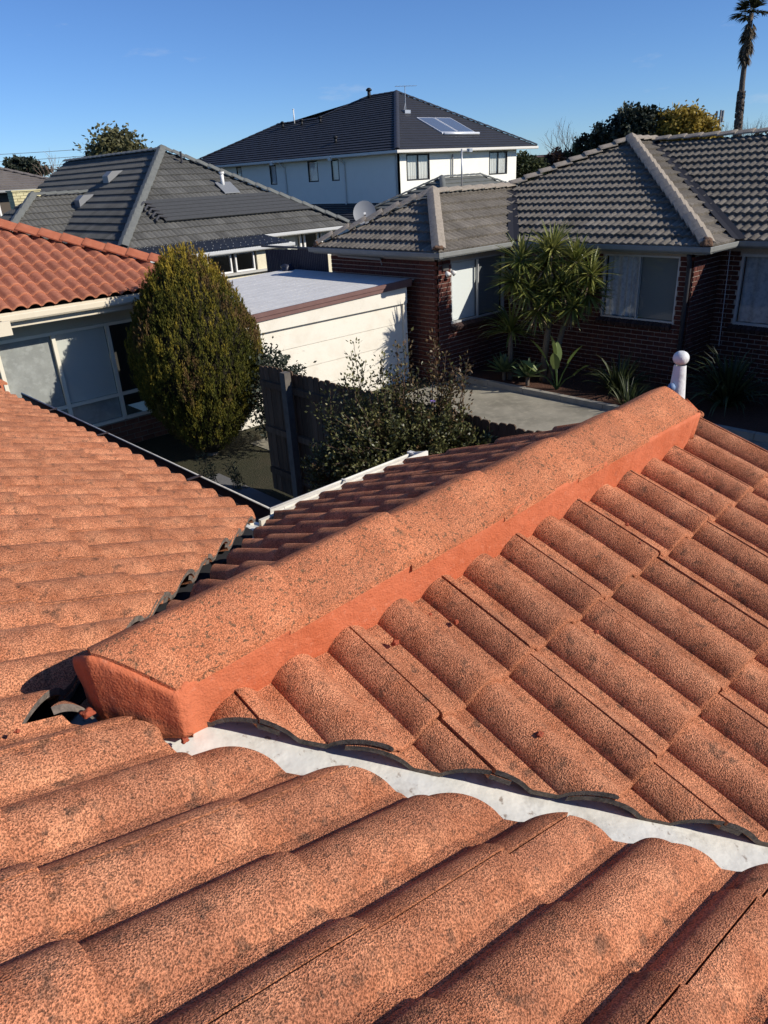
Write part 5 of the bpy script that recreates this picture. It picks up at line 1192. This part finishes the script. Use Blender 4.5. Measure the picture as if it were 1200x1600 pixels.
# low ground cover in the bed, weeds by the cypress
WE = leaf_mat('weed_leaf', (.05, .06, .025), (.09, .10, .04), (.16, .16, .07), trans=.3)
for x, y, h_, lb in ((4.15, 9.05, .55, 'straggly weed growing at the foot of the cottage wall'), (4.62, 8.75, .62, 'pale weed sprouting in front of the cypress'), (4.95, 8.55, .45, 'low weed at the cypress foot nearest the fence'), (3.75, 9.5, .7, 'tall thin grass stalks beside the cottage brickwork')):
    t = thing('weed', (x, y, 0), lb, 'weed'); mb = MB(); P, D = [], []
    for i in range(9):
        a = rg.uniform(0, 6.28); e_ = Vector((x + .22 * math.cos(a) * rg.random(), y + .22 * math.sin(a) * rg.random(), h_ * rg.uniform(.5, 1.1))); b = Vector((x + rg.gauss(0, .05), y + rg.gauss(0, .05), 0)); mb.tube([b, b.lerp(e_, .5) + Vector((0, 0, .04)), e_], [.005, .004, .002], 4)
        for q in range(26): f = rg.random(); P.append(b.lerp(e_, f) + Vector((rg.gauss(0, .02), rg.gauss(0, .02), 0))); D.append(Vector((rg.gauss(0, 1), rg.gauss(0, 1), rg.gauss(.4, .5))))
    mb.build('stems', TWIG, t); leaf_cloud('leaves', np.array([tuple(p) for p in P]), np.array([tuple(d) for d in D]), nrs.uniform(.03, .07, len(P)), nrs.uniform(.012, .022, len(P)), nrs.uniform(.2, .9, len(P)), WE, t)

# --- trees on the skyline
def crown_tree(name, base, top, lobes, m, label, cat='tree', n=2600, size=.3, group=None, trunk=.22, flat=0.0):
    t = thing(name, base, label, cat, group); b = Vector(base); P, D, T = [], [], []; rg_ = random.Random(hash(label) % 1000 if False else len(label) * 7 + int(base[0] * 10)); tot = sum(l[1][0] * l[1][1] * l[1][2] for l in lobes)
    mb = MB(); lc = [Vector(l[0]) for l in lobes]; mid = b + Vector((0, 0, max(.8, (min(c.z for c in lc) - b.z) * .6)))
    mb.tube([b, b.lerp(mid, .5), mid], [trunk, trunk * .85, trunk * .75], 8)
    for c, r in lobes:
        c = Vector(c); mb.tube([mid, mid.lerp(c, .55) + Vector((rg_.gauss(0, .1), rg_.gauss(0, .1), 0)), c], [trunk * .6, trunk * .35, trunk * .15], 6)
        k = int(n * r[0] * r[1] * r[2] / tot); ncl = max(8, k // 26)
        for j in range(ncl):
            d = Vector((rg_.gauss(0, 1), rg_.gauss(0, 1), rg_.gauss(.15, 1))).normalized(); f = rg_.uniform(.62, 1.06); cc = c + Vector((d.x * r[0], d.y * r[1], d.z * r[2])) * f; tn = rg_.gauss(.45, .2); s_ = min(r) * .22
            mb.tube([c + (cc - c) * .3, cc], [trunk * .10, trunk * .03], 3, cap=False)
            for q in range(26): P.append(cc + Vector((rg_.gauss(0, s_), rg_.gauss(0, s_), rg_.gauss(0, s_ * .8)))); D.append(Vector((rg_.gauss(0, 1), rg_.gauss(0, 1), rg_.gauss(0, .8)))); T.append(tn + rg_.gauss(0, .12))
    mb.build('trunk', BARK, t); k = len(P)
    leaf_cloud('crown', np.array([tuple(p) for p in P]), np.array([tuple(d) for d in D]), nrs.uniform(.7, 1.2, k) * size, nrs.uniform(.4, .7, k) * size, np.array(T), m, t); return t
OL = leaf_mat('olive_crown_leaf', (.05, .055, .022), (.12, .115, .05), (.20, .18, .08), trans=.15, dead=None)
DG = leaf_mat('dark_crown_leaf', (.012, .018, .012), (.028, .038, .024), (.06, .07, .045), trans=.12)
YG = leaf_mat('yellow_crown_leaf', (.16, .12, .02), (.34, .24, .04), (.55, .40, .08), trans=.3)
MG = leaf_mat('mid_green_leaf', (.02, .03, .012), (.05, .065, .025), (.11, .12, .05), trans=.2)
RB = leaf_mat('russet_leaf', (.05, .028, .02), (.095, .052, .036), (.15, .09, .06), trans=.15)
crown_tree('round_tree', (25.9, 54.3, 0), 7.6, [((25.6, 54.2, 5.9), (1.9, 1.9, 1.7)), ((26.6, 53.8, 5.3), (1.5, 1.5, 1.3)), ((24.9, 54.5, 5.2), (1.3, 1.3, 1.2))], OL, 'round olive green tree rising behind the charcoal roof', n=9000, size=.34)
crown_tree('spreading_tree', (20.2, 56.6, 0), 6.3, [((19.8, 56.7, 5.75), (1.0, 1.0, .45)), ((20.7, 56.3, 5.5), (1.0, 1.0, .35)), ((19.6, 56.8, 5.2), (.8, .8, .35))], DG, 'flat topped dark green tree above the distant taupe roof', n=3200, size=.3)
crown_tree('russet_tree', (23.4, 55.3, 0), 5.6, [((23.0, 55.4, 4.9), (1.3, 1.3, .7)), ((24.2, 54.9, 4.7), (1.0, 1.0, .6))], RB, 'low russet brown tree between the bare trees and the round tree', n=3600, size=.3)
crown_tree('dark_gum_tree', (52.2, 29.8, 0), 7.4, [((52.3, 29.6, 6.2), (1.4, 1.4, 1.1)), ((51.3, 30.9, 5.6), (1.0, 1.0, .9)), ((53.0, 28.5, 6.0), (1.2, 1.2, 1.1)), ((50.8, 32.0, 5.0), (.8, .8, .8)), ((52.4, 29.6, 5.0), (1.9, 1.9, .9))], DG, 'dark green gum tree behind the brick house ridge', n=10000, size=.32)
crown_tree('golden_tree', (53.9, 26.6, 0), 7.1, [((53.8, 26.8, 6.0), (1.4, 1.4, 1.05)), ((54.2, 25.7, 5.6), (1.2, 1.2, .95)), ((53.3, 27.8, 5.5), (1.2, 1.2, .9)), ((54.4, 25.1, 5.0), (.9, .9, .7))], YG, 'golden yellow autumn tree beside the dark gum', n=9500, size=.28)
for i, (x, y, z, r_, m, lb) in enumerate(((50.4, 32.6, 4.7, .9, MG, 'green shrub mound at the end of the brick house ridge'), (49.6, 33.9, 4.4, .8, RB, 'russet shrub below the bare tree'), (47.5, 35.2, 4.3, 1.0, MG, 'dark shrub beside the white house corner'), (51.2, 31.4, 4.6, .8, MG, 'low green shrub at the foot of the dark gum'), (57.5, 22.8, 4.6, 1.2, DG, 'dark shrub at the foot of the tall palm'), (59, 20.5, 4.6, 1.0, DG, 'dark shrub farthest along the brick house ridge'))):
    crown_tree('shrub', (x, y, 0), z, [((x, y, z - .3), (r_, r_, .75)), ((x + .4, y - .6, z - .7), (r_, r_, .8))], m, lb, 'shrub', n=2400, size=.28, trunk=.12)
crown_tree('shade_fill_shrub', (6.25, 9.35, 0), 1.7, [((6.2, 9.2, 1.0), (.45, .45, .65)), ((6.45, 9.8, .9), (.5, .5, .7))], DG, 'dark shrub in the gap between the cypress and the paling fence', 'shrub', n=5200, size=.07, trunk=.04)  # dark leaves added to stand for the black shade in this gap
def bare_tree(base, h_, spread, label, m, seed, name='bare_tree', r0=.11):
    t = thing(name, base, label, 'tree'); rg_ = random.Random(seed); tr = MB(); br = MB()
    def grow(p, d, ln, r, lv, mb):
        q = p + d * ln; mid = p.lerp(q, .5) + Vector((rg_.gauss(0, 1), rg_.gauss(0, 1), 0)) * ln * .05; mb.tube([p, mid, q], [r, r * .85, r * .65], 5 if lv < 2 else 3, cap=False)
        if lv >= 5: return
        for i in range(3 if lv < 4 else 2):
            nd = (d + Vector((rg_.gauss(0, spread), rg_.gauss(0, spread), rg_.uniform(.05, .4)))).normalized(); grow(q if i else p.lerp(q, .75), nd, ln * rg_.uniform(.6, .82), r * .6, lv + 1, br)
    grow(Vector(base), Vector((0, 0, 1)), h_ * .34, r0, 0, tr); tr.build('trunk', m, t); br.build('branches', m, t)
PB = mat('pale_bare_bark', (.26, .19, .15), .95); DB = mat('dark_bare_bark', (.13, .10, .085), .95)
bare_tree((50.0, 33.3, 0), 6.4, .42, 'leafless tree with fine pale branches by the dark gum', DB, 4, r0=.09)
bare_tree((48.6, 34.6, 0), 5.2, .5, 'small leafless whitish tree beside the white house', PB, 8, r0=.07)
bare_tree((21.6, 56.0, 0), 6.2, .42, 'leafless pinkish tree nearest the distant taupe roof', PB, 5, r0=.10)
bare_tree((22.8, 55.5, 0), 6.0, .45, 'leafless tree with whitish trunk before the russet tree', PB, 6, r0=.10)
for i in range(5): bare_tree((56.5 + i * .55, 24.6 - i * 1.35, 0), 5.9 + .25 * math.sin(i * 2.1), .22, ['first', 'second', 'third', 'fourth', 'fifth'][i] + ' thin leafless sapling counted from the tall palm along the ridge', DB, 20 + i, 'bare_sapling', r0=.06)
# candelabra cactus columns
cc_ = thing('column_cactus', (50.9, 33.0, 0), 'clump of green column cactus showing above the brick house ridge', 'cactus')
CG = mat('cactus_green', (.15, .19, .09), .7)
for dx, dy, h_ in ((0, 0, 5.4), (.4, -.4, 5.1), (-.3, .5, 4.9), (.7, -.9, 5.5), (.9, -1.3, 4.9)):
    x, y = 50.4 + dx, 33.0 + dy; MB().tube([(x, y, 0), (x, y, h_ * .6), (x, y, h_ - .1), (x, y, h_)], [.16, .17, .15, .05], 8).build('column', CG, cc_, smooth=True)

# --- tall fan palm
pa = thing('fan_palm', (64.6, 27.2, 0), 'tall slender fan palm with a shaggy skirt of dead fronds', 'palm')
def palm():
    top = Vector((64.2, 27.45, 13.4)); pts = [(64.6, 27.2, 0), (64.5, 27.35, 5.7), (64.35, 27.5, 9.0), (64.25, 27.5, 11.2), tuple(top)]
    MB().tube(pts, [.36, .27, .20, .17, .16], 10).build('trunk', mat('palm_bark', (.13, .105, .085), .95, [(8, 4, .4, .7, (.085, .07, .055), .8)], [(12, 3, .05)]), pa, smooth=True)
    rough = MB(); rg_ = random.Random(3)
    for i in range(240):
        z = rg_.uniform(4.2, 8.4); a = rg_.uniform(0, 6.28); f = (z - 0) / 9; x = 64.6 - .25 * f; y = 27.2 + .3 * f; r = .29 - .06 * f
        c = Vector((x + r * math.cos(a), y + r * math.sin(a), z)); o = Vector((math.cos(a), math.sin(a), 0)); rough.obox(c, o * .07 + Vector((0, 0, .05)), Vector((-o.y, o.x, 0)) * .05, Vector((0, 0, .09)))
    rough.build('old_leaf_bases', MATS['palm_bark'], pa)
    def fan(c, d, r, n=16, arc=2.3):
        out = []; d = Vector(d).normalized(); s = d.cross(Vector((0, 0, 1)))
        if s.length < .1: s = Vector((1, 0, 0))
        s.normalize(); e_ = Vector(c) + d * r * .55
        for i in range(n): a = arc * (i / (n - 1) - .5); out.append((e_, d * math.cos(a) + s * math.sin(a) + Vector((0, 0, rg_.gauss(0, .08))), r * .75 * rg_.uniform(.85, 1.1), .10, .55, rg_.gauss(.45, .2)))
        out.append((c, d, r * .62, .05, .1, .3)); return out
    g, dd = [], []
    for i in range(26):
        z = rg_.uniform(-.35, .95); a = rg_.uniform(0, 6.28); r = math.sqrt(1 - min(1, z * z)); g += fan(top, (r * math.cos(a), r * math.sin(a), z), rg_.uniform(1.0, 1.35))
    for i in range(46):
        a = rg_.uniform(0, 6.28); zz = rg_.uniform(0, 2.1); dd += fan(top - Vector((0, 0, .2 + zz)), (math.cos(a) * (.55 - .13 * zz), math.sin(a) * (.55 - .13 * zz), -1), rg_.uniform(.8, 1.15), 9, 1.3)
    blades('fronds', g, leaf_mat('palm_frond', (.022, .028, .012), (.05, .055, .025), (.10, .10, .05), trans=.2, rough=.5), pa, 4); blades('dead_fronds', dd, leaf_mat('dead_palm_frond', (.07, .055, .035), (.13, .10, .065), (.22, .17, .11), trans=.15, rough=.8), pa, 4)
palm()
mt = thing('phone_mast', (63.2, 28.0, 0), 'thin grey phone mast beside the palm trunk', 'mast'); MSM = mat('mast_grey', (.22, .23, .24), .5)
MB().tube([(63.2, 28.35, 0), (63.2, 28.35, 7.2)], [.12, .07], 8).build('pole', MSM, mt)
for a in range(3): c = Vector((63.2 + .28 * math.cos(a * 2.1), 28.35 + .28 * math.sin(a * 2.1), 6.75)); MB().box(c.x - .06, c.x + .06, c.y - .06, c.y + .06, c.z - .4, c.z + .4).build('antenna_panel', MSM, mt)
MB().tube([(62.95, 28.35, 6.7), (63.45, 28.35, 6.7)], .05, 6).build('bracket', MSM, mt)
# a roof glimpsed beyond the white house corner
gr = thing('glimpsed_house', (52, 38, 0), 'pinkish roofed house glimpsed between the white house and the brick ridge', 'house'); PT = mat('pinkish_tile', (.27, .17, .15), .85)
course_roof(gr, [(49, 42, 3.6), (49, 33, 3.6), (53, 36.5, 4.75), (53, 39, 4.75)], .4, PT, .05, 'roof_slope'); course_roof(gr, [(49, 33, 3.6), (57, 33, 3.6), (53, 36.5, 4.75)], .4, PT, .05, 'roof_slope'); MB().box(49.6, 56.4, 33.6, 41.4, 0, 3.58).build('wall', REND, gr)
